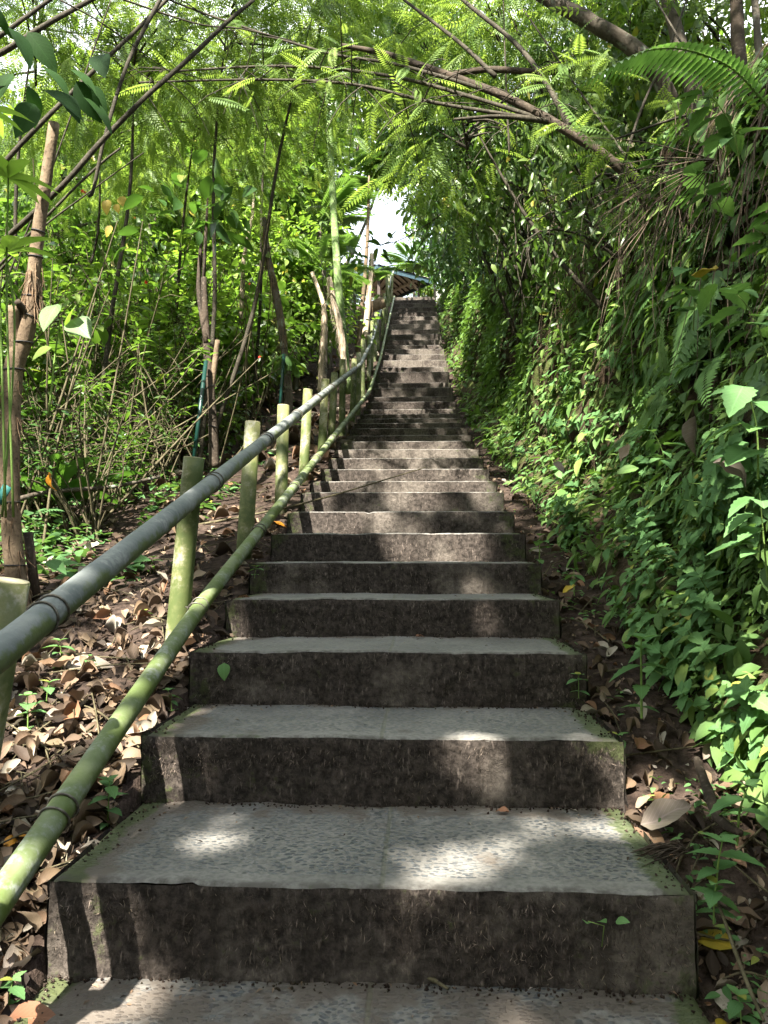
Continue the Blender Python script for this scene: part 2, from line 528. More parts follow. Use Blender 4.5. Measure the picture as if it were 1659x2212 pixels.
M['rail_grey'] = m_bamboo('weathered_grey_bamboo', (.115, .128, .122), (.165, .175, .165), (.22, .225, .21), (.075, .095, .02))
M['rail_green'] = m_bamboo('mossy_green_bamboo', (.085, .115, .035), (.13, .155, .08), (.19, .21, .17), (.06, .085, .013))
M['post'] = m_bamboo('mossy_yellow_bamboo', (.085, .098, .034), (.135, .135, .055), (.20, .195, .14), (.052, .072, .02))


def plain(name, col, rough=.6, var=.25, metallic=0, scale=14):
    t = NT(name)
    n = t.noise(t.obj(), scale, 4)
    c2 = tuple(c * (1 - var) for c in col)
    return t.end(t.pbr(t.mix(t.step(n, .35, .65), col, c2), rough, t.bump(n, .15, .004), .35, metallic))


M['wire'] = plain('rusty_tie_wire', (.16, .145, .12), .5, .5, .6, 60)
M['cord'] = plain('black_cord', (.02, .02, .02), .7)
M['cut_end'] = plain('cut_bamboo_end', (.36, .33, .20), .8)
M['pipe'] = plain('dark_green_plastic_pipe', (.004, .028, .021), .4)
M['blue_paint'] = plain('faded_blue_paint', (.045, .085, .105), .6, .35)
M['rafter'] = plain('dark_rafter_timber', (.05, .035, .028), .75)
M['soffit'] = plain('weathered_soffit_board', (.68, .63, .54), .85, .35)
M['tile'] = plain('weathered_roof_tile', (.30, .25, .21), .85, .5, 0, 9)
M['pale_concrete'] = plain('pale_concrete', (.28, .27, .25), .9)
M['net'] = plain('teal_tape', (.03, .16, .14), .5)

# ------------------------------------------------------------------ leaf templates: axis +Y, length 1, normal +Z
def leaf_tm(n=5, w=.25, fold=.12, curl=.18, tooth=0.0, peak=.42, stalk=.0):
    v = np.linspace(0, 1, n + 1)
    hw = w * np.sin(np.pi * v ** (math.log(.5) / math.log(peak))) ** .85
    hw = np.maximum(hw, .004); hw[-1] = .003
    if tooth:
        hw[1:-1:2] *= 1 + tooth; hw[2:-1:2] *= 1 - tooth * .6
    V, L = [], []
    for vv, h in zip(v, hw):
        z = -curl * vv * vv
        for s in (-1, 0, 1):
            V.append((s * h, stalk + vv * (1 - stalk), z + fold * abs(s) * h / w * .5)); L.append((s * h / w, vv, .5))
    V, L = np.array(V), np.array(L)
    F = [[i * 3 + s, i * 3 + s + 1, i * 3 + s + 4, i * 3 + s + 3] for i in range(n) for s in (0, 1)]
    return V, np.array(F), L


def merge(tms):
    mb = MB()
    for V, F, L in tms:
        mb.add(V, F, L)
    return np.concatenate(mb.V), np.concatenate(mb.F), np.concatenate(mb.L)


def frond_tm(pairs=16, plen=.2, sub=3, w=.2, droop=.35, first=.12, shape='fern', hang=.25, stemr=.006, sweep=.35):
    """Rachis along +Y that droops, with pairs of pinnae to either side."""
    mb = MB()
    s = np.linspace(0, 1, 9)
    mb.tube(np.stack([0 * s, s, -droop * s ** 2], 1), stemr * (1.1 - s), 4, cap=False)
    tl = leaf_tm(sub, w, .05, .12, .12 if sub > 4 else 0, .38)
    for i in range(pairs):
        q = first + (1 - first) * (i + .3) / pairs
        f = (q - first) / (1 - first)
        if shape == 'fern': ll = plen * (1 - f) ** .75 * (.75 + .5 * min(f * 5, 1) * .5)
        elif shape == 'feather': ll = plen * (.55 + .45 * math.sin(math.pi * min(f * 1.1 + .08, 1)))
        else: ll = plen * math.sin(math.pi * (f * .86 + .1)) ** .7
        for sg in (-1, 1):
            d = np.array([sg, sweep + .5 * f, -hang - 2 * droop * q * .3])
            mb.inst(tl, d, np.array([0, 2 * droop * q, 1.0]), np.array([0, q, -droop * q * q]), max(ll, .02) * rng.uniform(.9, 1.08), tint=.5)
    return np.concatenate(mb.V), np.concatenate(mb.F), np.concatenate(mb.L)


T_LOW = leaf_tm(2, .24, .15, .15)
T_MID = leaf_tm(4, .24, .16, .25)
T_LANCE = leaf_tm(4, .15, .12, .3, 0, .4)
T_BROAD = leaf_tm(6, .33, .14, .22, 0, .38)
T_TOOTH = leaf_tm(12, .30, .14, .25, .13, .36)
T_BIG = leaf_tm(8, .27, .16, .3, 0, .45)
def crumple(tm, amp, seed):
    g = np.random.default_rng(seed); V, F, L = tm; V = V.copy()
    V[:, 2] += amp * np.sin(V[:, 1] * g.uniform(7, 12) + V[:, 0] * g.uniform(4, 14) + seed) + g.normal(0, amp * .25, len(V))
    V[:, 0] += amp * .5 * np.sin(V[:, 1] * 6 + seed)
    return V, F, L


T_CURL = crumple(leaf_tm(8, .24, .6, -.28, .0, .45), .035, 1)
T_CRUMP = [crumple(leaf_tm(8, w_, f_, c_, .03, pk), a_, i) for i, (w_, f_, c_, pk, a_) in enumerate([(.22, .7, .3, .42, .04), (.27, .5, -.5, .4, .055), (.17, 1.3, .1, .5, .04), (.29, .35, .2, .4, .05)])]
T_FEATHER = frond_tm(15, .17, 2, .15, .25, .12, 'feather', .15)
T_FEATHER_LOW = frond_tm(9, .2, 2, .18, .25, .12, 'feather', .15)
T_FERN = frond_tm(20, .26, 5, .17, .45, .16, 'fern', .1)
T_FERN_LOW = frond_tm(12, .26, 2, .2, .45, .14, 'fern', .1)
T_PALM = frond_tm(24, .42, 4, .07, .5, .2, 'palm', .55, .008, .55)


def rdir(n, zmin=-1, zmax=1):
    z = rng.uniform(zmin, zmax, n); a = rng.uniform(0, 2 * np.pi, n); r = np.sqrt(np.maximum(0, 1 - z * z))
    return np.stack([r * np.cos(a), r * np.sin(a), z], 1)


# ------------------------------------------------------------------ stairs: positions of the 40 nosings
PY = [1914, 1592, 1407, 1293, 1214.5, 1152, 1104.6, 1063, 1039, 1013, 989.5, 970, 953, 940, 924.6, 913.7, 903.8, 893.9, 884, 868,
      857, 837.7, 827, 803.6, 793, 778, 766, 754, 746, 734.5, 722, 712, 700, 692, 684, 674, 664, 655, 648, 641.6]
YK = [2.1, 2.78, 3.36, 3.98, 4.55, 5.21, 5.83, 6.5, 7.1, 7.85, 8.48]
YK += list(np.linspace(8.48, 14.5, 10)[1:]) + list(np.linspace(14.5, 28.2, 21)[1:])
YK = np.array(YK)
ZK = np.array([at(880, p, y)[2] for p, y in zip(PY, YK)])
YK_ = np.concatenate([[-4.0, 1.4], YK, [29.0, 36, 48, 80, 110]]); ZK_ = np.concatenate([[-.35, -.06], ZK, [ZK[-1] + .02, ZK[-1] + .1, ZK[-1] + 4, ZK[-1] + 9, ZK[-1] + 12]])


def half(y):
    return np.interp(y, [0, 14.5, 28.2, 40], [.85, .85, .745, .745])


def prof(y):
    """Height of the line through the nosings."""
    return np.interp(y, YK_, ZK_)


def ground_z(x, y):
    x = np.asarray(x, float); y = np.asarray(y, float)
    base = prof(y - .25) - .10
    left = np.clip(-x - .95, 0, None)
    z = base * (1 - .30 * smooth((left - 1.5) / 12)) + .05 * fbm(x * 1.3, y * 1.3, 0, 3) * np.minimum(1, left * 3 + .25) + .10 * vnoise(x * .4, y * .4, 0, 8) * np.minimum(1, left)
    z = z + .02 * np.exp(-left * 5)
    under = smooth((half(y) + .012 - np.abs(x)) / .03)              # keep the sheet below the steps
    z = z - under * .42
    right = np.clip(x - half(y), 0, None)
    z = np.where(x > 0, base - .05 + .03 * fbm(x * 3, y * 3, 0, 5) + right * .12 - under * .42, z)
    return z


def axis(*segs):
    out = []
    for a, b, n in segs:
        out += list(np.linspace(a, b, n, endpoint=False))
    return np.array(out + [segs[-1][1]])


gx = axis((-70, -14, 16), (-14, -5, 26), (-5, -1.05, 58), (-1.05, -.72, 22), (-.72, .72, 8), (.72, 1.05, 22), (1.05, 1.7, 14), (1.7, 6, 8), (6, 70, 10))
gy = axis((-30, 0, 14), (0, 9, 130), (9, 32, 80), (32, 60, 14), (60, 110, 8))
XX, YY = np.meshgrid(gx, gy)
MB().grid(np.stack([XX, YY, ground_z(XX, YY)], -1)).build('ground', M['soil'])
tag(bpy.data.objects['ground'], 'brown forest floor littered with dead leaves beside the steps', 'ground', kind='structure')


# the cut earth bank on the right: a steep face, then a wooded slope above it
def gutter(y):
    return np.interp(y, [0, 2, 3.2, 5, 8, 14, 24, 30], [.50, .50, .42, .38, .30, .22, .12, .10])


def bank(y, h):
    """Point of the bank face at station y, height h above the path."""
    y = np.asarray(y, float); h = np.asarray(h, float)
    H = 2.9 + .35 * vnoise(y * .35, 0, 0, 21)
    face = np.minimum(h, H)
    x = half(y) + gutter(y) + .36 * np.minimum(face, .45) / .45 * (.5 + .5 * smooth(face / .45)) + np.maximum(face - .45, 0) * .19
    x = x + np.maximum(h - H, 0) * 1.7
    amp = smooth(h / .6)
    x = x + amp * (.16 * fbm(y * .9, h * .9, 0, 31) + .06 * fbm(y * 4, h * 4, 0, 33))
    x = x - .16 * np.exp(-((h - H) / .35) ** 2) * amp               # turf lip hanging over the face
    return np.stack([x, y, prof(y - .2) - .14 + h], -1)


by = axis((-3, 1.2, 12), (1.2, 9, 110), (9, 34, 120))
bh = axis((-.2, .5, 10), (.5, 3.6, 44), (3.6, 14, 16))
BY, BH = np.meshgrid(by, bh)
MB().grid(bank(BY, BH), flip=True).build('earth_bank', M['bank_soil'])
tag(bpy.data.objects['earth_bank'], 'steep mossy earth bank along the right side of the steps', 'earth bank', kind='structure')


def bank_n(y, h):
    e = .08
    a = bank(y, h + e) - bank(y, h - e); b = bank(y + e, h) - bank(y - e, h)
    n = nrm(np.cross(a, b))
    return np.where(n[..., :1] > 0, -n, n)


# ------------------------------------------------------------------ the flight of steps
stairs = thing('staircase', 'long flight of pebble-finished concrete steps climbing through the forest', 'staircase')
fy = np.concatenate([[-2.5], YK]); fz = np.concatenate([[0.0], ZK])
for k in range(len(fy)):
    y0, z0 = fy[k], fz[k]
    y1 = fy[k + 1] + .03 if k + 1 < len(fy) else 34.0
    hw = float(half(y0)); near = k < 7
    nx = 90 if k < 4 else (48 if k < 12 else 18)
    xs = np.linspace(-1, 1, nx)
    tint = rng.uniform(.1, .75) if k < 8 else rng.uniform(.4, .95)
    rise = z0 - (fz[k - 1] if k else -.3) + .03
    wobz = .0025 * fbm(xs * 3, k * 7.7, 0, 41) - .02 * np.maximum(0, fbm(xs * 11, k * 5.3, 0, 42, 2) - .75)
    # tread: a slab from the nosing back under the next step
    ds = np.array([-.004, .0, .006, .016, .03, .05, .075]) if k else np.array([.0])
    ds = np.concatenate([ds, np.linspace(.12, y1 - y0, 12 if k < 4 else 5)])
    drop = np.interp(ds, [-.004, 0, .006, .016, .03], [-.009, -.005, -.002, -.0005, 0]) if k else 0 * ds
    edge = (.004 * fbm(xs * 5, k * 3.3, 0, 43, 3) + .004 * fbm(xs * 26, k * 4.1, 0, 40, 3) + .03 * np.maximum(0, fbm(xs * 9, k * 7.1, 0, 45, 3) - .7)) * (k > 0)
    corner = np.where(np.abs(xs) > .985, 1.0, 0.0)
    P = np.zeros((nx, len(ds), 3)); L = np.zeros_like(P)
    P[..., 0] = xs[:, None] * hw
    P[..., 1] = y0 + ds[None] + (edge * 1.0)[:, None] * np.exp(-np.maximum(ds, 0) / .05)[None]
    P[..., 2] = z0 + drop[None] + wobz[:, None] - .012 * corner[:, None] + (.004 * fbm(xs[:, None] * 5, ds[None] * 5 + k, 0, 44) if near else 0)
    L[..., 0] = xs[:, None]; L[..., 1] = ds[None] + (0.3 if k == 0 else 0); L[..., 2] = tint
    st = thing('step', None, None); st.parent = stairs
    b = MB().grid(P, L, flip=True)
    for side, e in ((0, -1), (-1, 1)):                               # closed ends of the slab
        row = P[side]
        Q = np.stack([row, row + np.array([e * .004, 0, -.06])], 0)
        b.grid(Q, np.broadcast_to(np.array([e, .2, tint]), Q.shape), flip=(e < 0))
    b.build('tread', M['tread'], st)
    if k:
        hs = np.linspace(0, 1, 16 if k < 6 else 6)
        P = np.zeros((nx, len(hs), 3)); L = np.zeros_like(P)
        X_, H_ = np.meshgrid(xs, hs, indexing='ij')
        rough = .008 * fbm(X_ * 14, H_ * 4, k * 5.1, 46, 4) + .010 * fbm(X_ * 4, H_ * 1.5, k * 2.3, 47)
        rough = rough * (H_ < .97) + .012 * (1 - H_) ** 2
        P[..., 0] = X_ * (hw + .006)
        P[..., 1] = y0 - .004 + edge[:, None] - np.abs(rough) * 1.0
        P[..., 2] = z0 - .008 + wobz[:, None] - (1 - H_) * rise
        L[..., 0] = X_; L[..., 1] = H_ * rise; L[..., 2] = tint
        b = MB().grid(P, L, flip=True)
        for side, e in ((0, -1), (-1, 1)):                           # ends of the riser block
            row = P[side]
            d2 = np.linspace(0, 1, 6)[:, None, None]
            Q = row[None] + d2 * np.array([0, y1 - y0, 0]) + np.array([e * .003, 0, 0])
            Q = Q + np.stack([e * .012 * np.abs(fbm(Q[..., 1] * 8, Q[..., 2] * 8, 0, 48)), 0 * Q[..., 0], 0 * Q[..., 0]], -1)
            b.grid(Q, np.broadcast_to(np.array([e, .1, tint]), Q.shape), flip=(e > 0))
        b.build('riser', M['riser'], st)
        if k < 11:                                                   # fine dead rootlets clinging to the riser
            n = int([0, 2000, 1700, 1400, 1000, 700, 600, 500, 400, 300, 250][k])
            q = rng.random((n * 3, 2)); den = fbm(q[:, 0] * 7, q[:, 1] * 2.5, k * 9.1, 49)
            q = q[den + .35 * (q[:, 1] - .4) > rng.uniform(-.5, .55, len(q))][:n]; n = len(q)
            pos = np.stack([(q[:, 0] * 2 - 1) * hw, np.full(n, y0 - .012), z0 - .02 - (1 - q[:, 1]) * rise * .93], 1)
            pos[:, 1] -= rng.uniform(0, .012, n)
            d = nrm(np.stack([rng.normal(0, .55, n), -np.abs(rng.normal(0, .5, n)), rng.normal(-.8, .55, n)], 1))
            tm = leaf_tm(2, .05, 0, .5)
            MB().inst(tm, d, rdir(n), pos, rng.uniform(.006, .022, n), rng.uniform(.012, .03, n)).build('rootlets', M['rootlet'], st)["kind"] = 'stuff'

# ------------------------------------------------------------------ bamboo handrail on the left
rail_top = [(-290, 1641, 1.35), (778, 788, 14.1), (803, 738, 17.6), (823, 668, 22.3), (848, 594, 31)]
rail_low = [(-290, 2366, 1.35), (428, 1314, 3.66), (798, 846, 15.6), (822, 772, 19.0), (852, 640, 28.0)]
fence = thing('bamboo_railing', 'bamboo post-and-rail handrail with two rails climbing along the left of the steps', 'railing')


def bamboo(mb, pts, r, sides=14, tint=.5, node=.38, ridge=1.045, smooth_to=0.0):
    """Culm with a slight ridge at each node."""
    pts = np.asarray(pts, float)
    seg = np.linalg.norm(np.diff(pts, axis=0), axis=1); ln = np.concatenate([[0], np.cumsum(seg)])
    s = [0]
    k = node * .5
    while k < ln[-1] - .03:
        s += [k - .012, k - .004, k + .004, k + .012]; k += node * rng.uniform(.9, 1.1)
    s = np.unique(np.array(s + [ln[-1]])); s = s[s >= 0]
    P = np.stack([np.interp(s, ln, pts[:, i]) for i in range(3)], 1)
    rr = np.interp(s, ln, np.broadcast_to(np.asarray(r, float), (len(pts),)))
    rad = rr.copy()
    rad[2::4] *= ridge; rad[3::4] *= ridge
    mb.tube(P, rad, sides, tint=tint)
    L = mb.L[-1].copy(); L[L[:, 1] < smooth_to, 1] = .1 - tint * .3; mb.L[-1] = L


def rail_pts(lst):
    p = np.array([at(*q) for q in lst]); out = []
    for a, b in zip(p[:-1], p[1:]):
        n_ = max(2, int(np.linalg.norm(b - a) / .35))
        out += [a + (b - a) * t for t in np.linspace(0, 1, n_, endpoint=False)]
    return np.array(out + [p[-1]])


P_TOP, P_LOW = rail_pts(rail_top), rail_pts(rail_low)
mb = MB(); bamboo(mb, P_TOP, np.linspace(.041, .033, len(P_TOP)), 18, .2, .7, 1.03, 6.5); railA = mb.build('rail', M['rail_grey'], fence)
mb = MB(); bamboo(mb, P_LOW, np.linspace(.0375, .032, len(P_LOW)), 18, .7, .6, 1.03, 3.0); railB = mb.build('rail', M['rail_green'], fence)
railA["label"] = 'upper rail of weathered silver-grey bamboo'; railB["label"] = 'lower rail of mossy green bamboo'
mb = MB(); bamboo(mb, [at(838, 640, 27.6) , at(846, 596, 30.5), at(856, 572, 32.0)], .04, 10); mb.build('rail', M['rail_grey'], fence)


def tie(p, t, r, parent, turns=2):
    """Wire wound round a rail at p, rail direction t."""
    t = nrm(t); u = nrm(np.cross(t, [0, 0, 1.0])); w = np.cross(t, u)
    mb = MB()
    for k in range(turns):
        c = p + t * (k - .5) * .075 * (r / .047)
        a = np.linspace(0, 2 * np.pi * 1.02, 22)
        tilt = rng.uniform(-.3, .3)
        pts = c + (r + .004) * (np.cos(a)[:, None] * u + np.sin(a)[:, None] * w) + (np.sin(a) * tilt * r)[:, None] * t
        pts = np.vstack([pts[0] + u * .08 * -1 + t * .02 + np.array([-.02, 0, .01]), pts])
        mb.tube(pts, .0035, 6)
    mb.build('tie_wire', M['wire'], parent)


posts = []
post_px = [((-48, 1640), (24, 1256), 2.14, .052), ((368, 1508), (419, 990), 3.7, .052), ((524, 1255), (546, 912), 5.14, .054), ((604, 1135), (612, 876), 6.4, .052), ((655, 1025), (665, 842), 7.77, .05), ((694, 985), (703, 820), 9.2, .05), ((716, 940), (723, 806), 10.4, .05)]
for (b_, t_, y_, r_) in post_px:
    posts.append((at(*b_, y_ + .02), at(*t_, y_), r_))
posts.append((np.array([-1.0, 1.22, -.35]), np.array([-.95, 1.2, .98]), .05))
for y_ in np.arange(11.6, 31.5, 1.32):
    x_ = -half(y_) - .14 + rng.normal(0, .015)
    zt = prof(y_) + 1.02 + rng.normal(0, .05)
    posts.append((np.array([x_ - .02, y_, prof(y_) - .4]), np.array([x_ + rng.normal(0, .02), y_, zt]), .05))
for i, (a, b, r_) in enumerate(posts):
    a = a + (a - b) * max(.12, (a[2] - float(ground_z(a[0], a[1])) + .15) / (b[2] - a[2]))
    mb = MB(); bamboo(mb, [a, a * .5 + b * .5 + rng.normal(0, .006, 3), b], [r_ * 1.08, r_, r_ * .97], 16 if i < 7 else 10, rng.random(), .8, 1.01, 9)
    po = mb.build('post', M['post'], fence)
    if i < 8:
        ax = nrm(b - a); c = MB(); c.tube([b - ax * .002, b + ax * .004], r_ * .93, 16); c.build('cut_top', M['cut_end'], po)
    for P, r0, ra in ((P_TOP, .0405, railA), (P_LOW, .0375, railB)):
        if i < 12:
            m = np.argmin(np.abs(P[:, 1] - b[1])); m = min(max(m, 1), len(P) - 2)
            tie(P[m], P[m + 1] - P[m - 1], r0, ra, 2 if i < 6 else 1)

# a bracket tying the nearest post to the rail
# ------------------------------------------------------------------ pavilion at the top
pav = thing('pavilion', 'small open pavilion with tiled hip roof and blue eaves at the top of the steps', 'pavilion')
c0 = at(931, 606, 34.0); EZ = c0[2]
e1 = nrm(np.array([-2.2, -1.75, 0])); e2 = np.array([e1[1], -e1[0], 0.0])
if e2[1] < 0: e2 = -e2
S = 3.0
c1, c2, c3 = c0 + e1 * S, c0 + e1 * S + e2 * S, c0 + e2 * S
apex = (c0 + c2) / 2 + np.array([0, 0, S / 2 * math.tan(R(27))])
corners = [c0, c1, c2, c3]
mb = MB(); so_ = MB(); bl = MB(); rf = MB()
for i in range(4):
    a, b = corners[i], corners[(i + 1) % 4]
    out = nrm((a + b) / 2 - (c0 + c2) / 2)
    n = 26
    s = np.linspace(0, 1, n); t = np.linspace(0, 1, 9)
    Eg = a[None] * (1 - s[:, None]) + b[None] * s[:, None]
    P = Eg[:, None] * (1 - t[None, :, None]) + apex[None, None] * t[None, :, None]
    P[..., 2] += .05 + .028 * np.abs(np.sin(s * 13 * np.pi))[:, None] * (1 - t)[None] + .012 * ((np.arange(9) % 2))[None]
    P[:, 0] += out * .07
    mb.grid(P, flip=True)
    P2 = Eg[:, None] * (1 - t[None, :, None]) + apex[None, None] * t[None, :, None]
    P2[..., 2] += .012
    so_.grid(P2)
    ex = nrm(b - a); rot = np.stack([ex, out, [0, 0, 1]], 1)
    bl.box((a + b) / 2 + np.array([0, 0, -.06]) + out * .012, (S - .024 + .05 * (i % 2), .024, .19), rot)
    for s_ in np.linspace(.06, .94, 9):
        p0 = a * (1 - s_) + b * s_ - out * .02; p0[2] -= .05
        m_ = 1 - abs(2 * s_ - 1)
        p1 = p0 + (apex - (a + b) / 2) * m_ * .93
        rf.tube([p0 + [0, 0, .01], p1], .035, 6, cap=False)
roof = mb.build('roof', M['tile'], pav)
so_.build('soffit', M['soffit'], roof)
bl.build('fascia', M['blue_paint'], pav, flat=True)
rf.build('rafters', M['rafter'], pav)
fl = ZK[-1]
for i in range(4):
    q = corners[i] * .74 + (c0 + c2) / 2 * .26
    MB().box([q[0], q[1], (fl + EZ) / 2 + .1], (.12, .12, EZ - fl + .3)).build('post', M['rafter'], pav, flat=True)
for a, b in ((0, 1), (1, 2), (2, 3), (3, 0)):
    qa = corners[a] * .74 + (c0 + c2) / 2 * .26; qb = corners[b] * .74 + (c0 + c2) / 2 * .26
    qa = qa + [0, 0, .12]; qb = qb + [0, 0, .12]
    ex = nrm(qb - qa); ou = np.cross(ex, [0, 0, 1])
    MB().box((qa + qb) / 2, (S * .74 - .13, .08, .12), np.stack([ex, ou, [0, 0, 1]], 1)).build('beam', M['soffit'], pav, flat=True)
for (qq, ln) in ((corners[0] * .74 + (c0 + c2) / 2 * .26, .75),):
    for e in (e1, e2):
        p0 = qq + [0, 0, -.45]; p1 = qq + e * ln + [0, 0, .1]
        MB().tube([p0, p1], .03, 6).build('brace', M['soffit'], pav)

p = at(953, 640, 29.5); q = at(953, 577, 29.5)
bp = thing('pole', 'thin blue pole set in a small concrete block beside the top step', 'pole', p)
MB().tube([np.zeros(3), q - p], .042, 10).build('shaft', M['blue_paint'], bp)
MB().box([-.04, 0, -.02], (.32, .22, .36)).build('base_block', M['pale_concrete'], bp, flat=True)

# ------------------------------------------------------------------ spots of the steps and ground chosen as sunlit; leaf gaps are shaped for them
LIT = []
def lit(px, py, y, r, ry=None):
    p = at(px, py, y); LIT.append((p, r, ry or r))


for a in [(190, 2180, 1.9, .24), (90, 2195, 1.88, .16), (280, 2150, 1.96, .16), (1090, 2195, 1.87, .17), (905, 1875, 2.22, .12), (1010, 1850, 2.30, .16), (1160, 1800, 2.5, .13), (1330, 1768, 2.62, .11), (500, 1762, 2.66, .08), (440, 1835, 2.36, .07),
          (1060, 1640, 2.77, .08), (1020, 1584, 2.82, .10), (960, 1588, 2.81, .08), (1268, 1570, 2.86, .09), (1060, 1340, 3.98, .12), (1040, 1255, 4.5, .12),
          (860, 1172, 5.2, .12), (1000, 1185, 5.2, .2), (930, 1165, 5.2, .1), (830, 1130, 5.8, .13), (700, 1125, 5.8, .14), (680, 1085, 6.5, .13), (900, 1085, 6.5, .1), (720, 1050, 7.1, .2), (900, 1052, 7.1, .25), (1010, 1050, 7.1, .14),
          (740, 1025, 7.85, .22), (930, 1025, 7.85, .3), (750, 1000, 8.5, .25), (930, 1000, 8.5, .3), (740, 980, 9.1, .2), (880, 880, 13.9, .12), (960, 880, 13.9, .1),
          (60, 1560, 2.9, .14), (150, 1480, 3.1, .16), (230, 1580, 2.8, .10), (270, 1260, 4.0, .16), (150, 1370, 3.6, .14), (330, 1400, 3.4, .1), (640, 960, 7.6, .2), (50, 1790, 2.3, .09), (20, 1930, 2.0, .08),
          (400, 1250, 3.65, .16), (392, 1380, 3.65, .14), (540, 1000, 5.1, .12), (230, 1215, 2.65, .06), (120, 1310, 2.25, .05), (640, 905, 6.8, .1), (1150, 850, 8.3, .34), (1140, 930, 7.8, .22), (1045, 985, 7.6, .2), (1065, 1000, 7.2, .14), (1390, 1680, 2.6, .09), (1600, 1450, 2.5, .14), (1640, 1350, 2.5, .12), (1560, 1500, 2.5, .1), (110, 690, 4.25, .16), (170, 710, 4.2, .16), (85, 480, 4.28, .1)]:
    lit(*a)
BANDS = {36: [(960, 1060)], 35: [(905, 1090)], 32: [(880, 1050)], 31: [(880, 960), (1000, 1070)], 28: [(830, 1240)], 27: [(830, 1240)], 26: [(830, 960), (1000, 1100)], 24: [(830, 870), (930, 1100)], 22: [(770, 900)], 20: [(900, 960), (1010, 1100)],
         13: [(640, 700), (930, 1060), (1120, 1250)], 12: [(640, 1000), (1060, 1120)], 11: [(620, 900), (950, 1080)], 10: [(640, 880), (930, 1200)], 9: [(600, 700), (900, 960)]}
for k_, rs_ in BANDS.items():
    for u0, u1 in rs_:
        xa, xb = [at((1000 + .6028 * u) / 1.8228, 900, YK[k_ - 1])[0] for u in (u0, u1)]
        for x_ in np.linspace(xa + .06, xb - .06, max(1, int((xb - xa) / .14))):
            LIT.append((np.array([x_, YK[k_ - 1], (ZK[k_ - 1] + ZK[k_ - 2]) / 2]), .09, .09))
Lp = np.array([a[0] for a in LIT]); Lr = np.array([a[1] * (.8 if a[0][1] < 4.7 and abs(a[0][0]) < .9 else 1.0) for a in LIT])


def unlit(P, pad=.08):
    """False for leaves that would stand between the sun and one of the sunlit spots."""
    W = P[:, None] - Lp[None]; al = W @ SUN
    pp = np.linalg.norm(W - al[..., None] * SUN, axis=-1)
    return ~np.any((pp < Lr + pad) & (al > .6), axis=1)


# ------------------------------------------------------------------ plant builders
def crown_mb(tm, n_cl, per, Rx, Rz, size, spread, droop=.3, seed=0, hollow=.45, lo=-.5, mat=0, mb=None, limbs=True, flat=.6, org=None):
    """Clumps of leaves on short twigs over the shell and inside of an uneven ellipsoid."""
    global rng
    keep = rng; rng = np.random.default_rng(900 + seed)
    mb = mb or MB()
    d = rdir(n_cl, lo, 1); rad = rng.uniform(hollow, 1, n_cl) ** .6 * (.78 + .3 * fbm(d[:, 0] * 2, d[:, 1] * 2, d[:, 2] * 2, seed + 5))
    C = d * rad[:, None] * np.array([Rx, Rx, Rz])
    idx = np.repeat(np.arange(n_cl), per); N = len(idx)
    off = rng.normal(0, spread, (N, 3)) * np.array([1, 1, flat])
    off *= (.6 + .8 * rng.random(n_cl))[idx][:, None]
    P = C[idx] + off
    dd = nrm(nrm(off) * .8 + nrm(C[idx]) * .5 + rng.normal(0, .5, (N, 3)) + np.array([0, 0, -droop]))
    up = np.array([0, 0, 1.0]) + rng.normal(0, .45, (N, 3))
    tint = np.clip(.5 + .28 * (rng.random(n_cl)[idx] - .5) * 2 + rng.normal(0, .2, N), 0, .99)
    tint = np.where(rng.random(N) < .006, 1.0, tint)
    ok = np.ones(N, bool) if org is None else unlit(P + org)
    mb.inst(tm, dd[ok], up[ok], P[ok], (size * rng.uniform(.6, 1.25, N))[ok], tint=tint[ok], mat=mat)
    rng = keep
    return mb, C


def limbs_mb(C, base, tip, r, n=10, seed=0):
    g = np.random.default_rng(seed)
    mb = MB()
    for c in C[g.permutation(len(C))[:n]]:
        t = g.uniform(.1, 1); p0 = base * (1 - t) + tip * t
        m = p0 * .5 + c * .5 + g.normal(0, .06, 3) * np.linalg.norm(c - p0) + [0, 0, .1 * np.linalg.norm(c - p0)]
        mb.tube([p0, m, c], [r * .5, r * .32, r * .08], 5, sub=4, cap=False)
    return mb


def make_tree(name, label, cat, loc, tm, leafm, barkm, H, Rx, Rz, n_cl, per, size, spread, r, seed, lean=(0, 0), group=None, droop=.3, lo=-.6):
    root = thing(name, label, cat, loc, group)
    top = np.array([lean[0], lean[1], H])
    g = np.random.default_rng(seed)
    pts = [np.array([0, 0, -.4]), np.array([0, 0, .2]), top * .35 + np.append(g.normal(0, .05, 2), 0), top * .7 + np.append(g.normal(0, .07, 2), 0), top + [0, 0, Rz * .5]]
    MB().tube(pts, [r * 1.3, r, r * .85, r * .6, r * .15], 10, sub=5, wob=.02).build('trunk', barkm, root)
    mb, C = crown_mb(tm, n_cl, per, Rx, Rz, size, spread, droop, seed, lo=lo, org=None if name == 'forest_tree' else np.asarray(loc) + top)
    cr = mb.build('crown', leafm, root); cr.location = top
    limbs_mb(C, np.array([0, 0, -Rz * .6]), np.array([0, 0, Rz * .4]), r, 14, seed).build('limbs', barkm, root).location = top
    return root


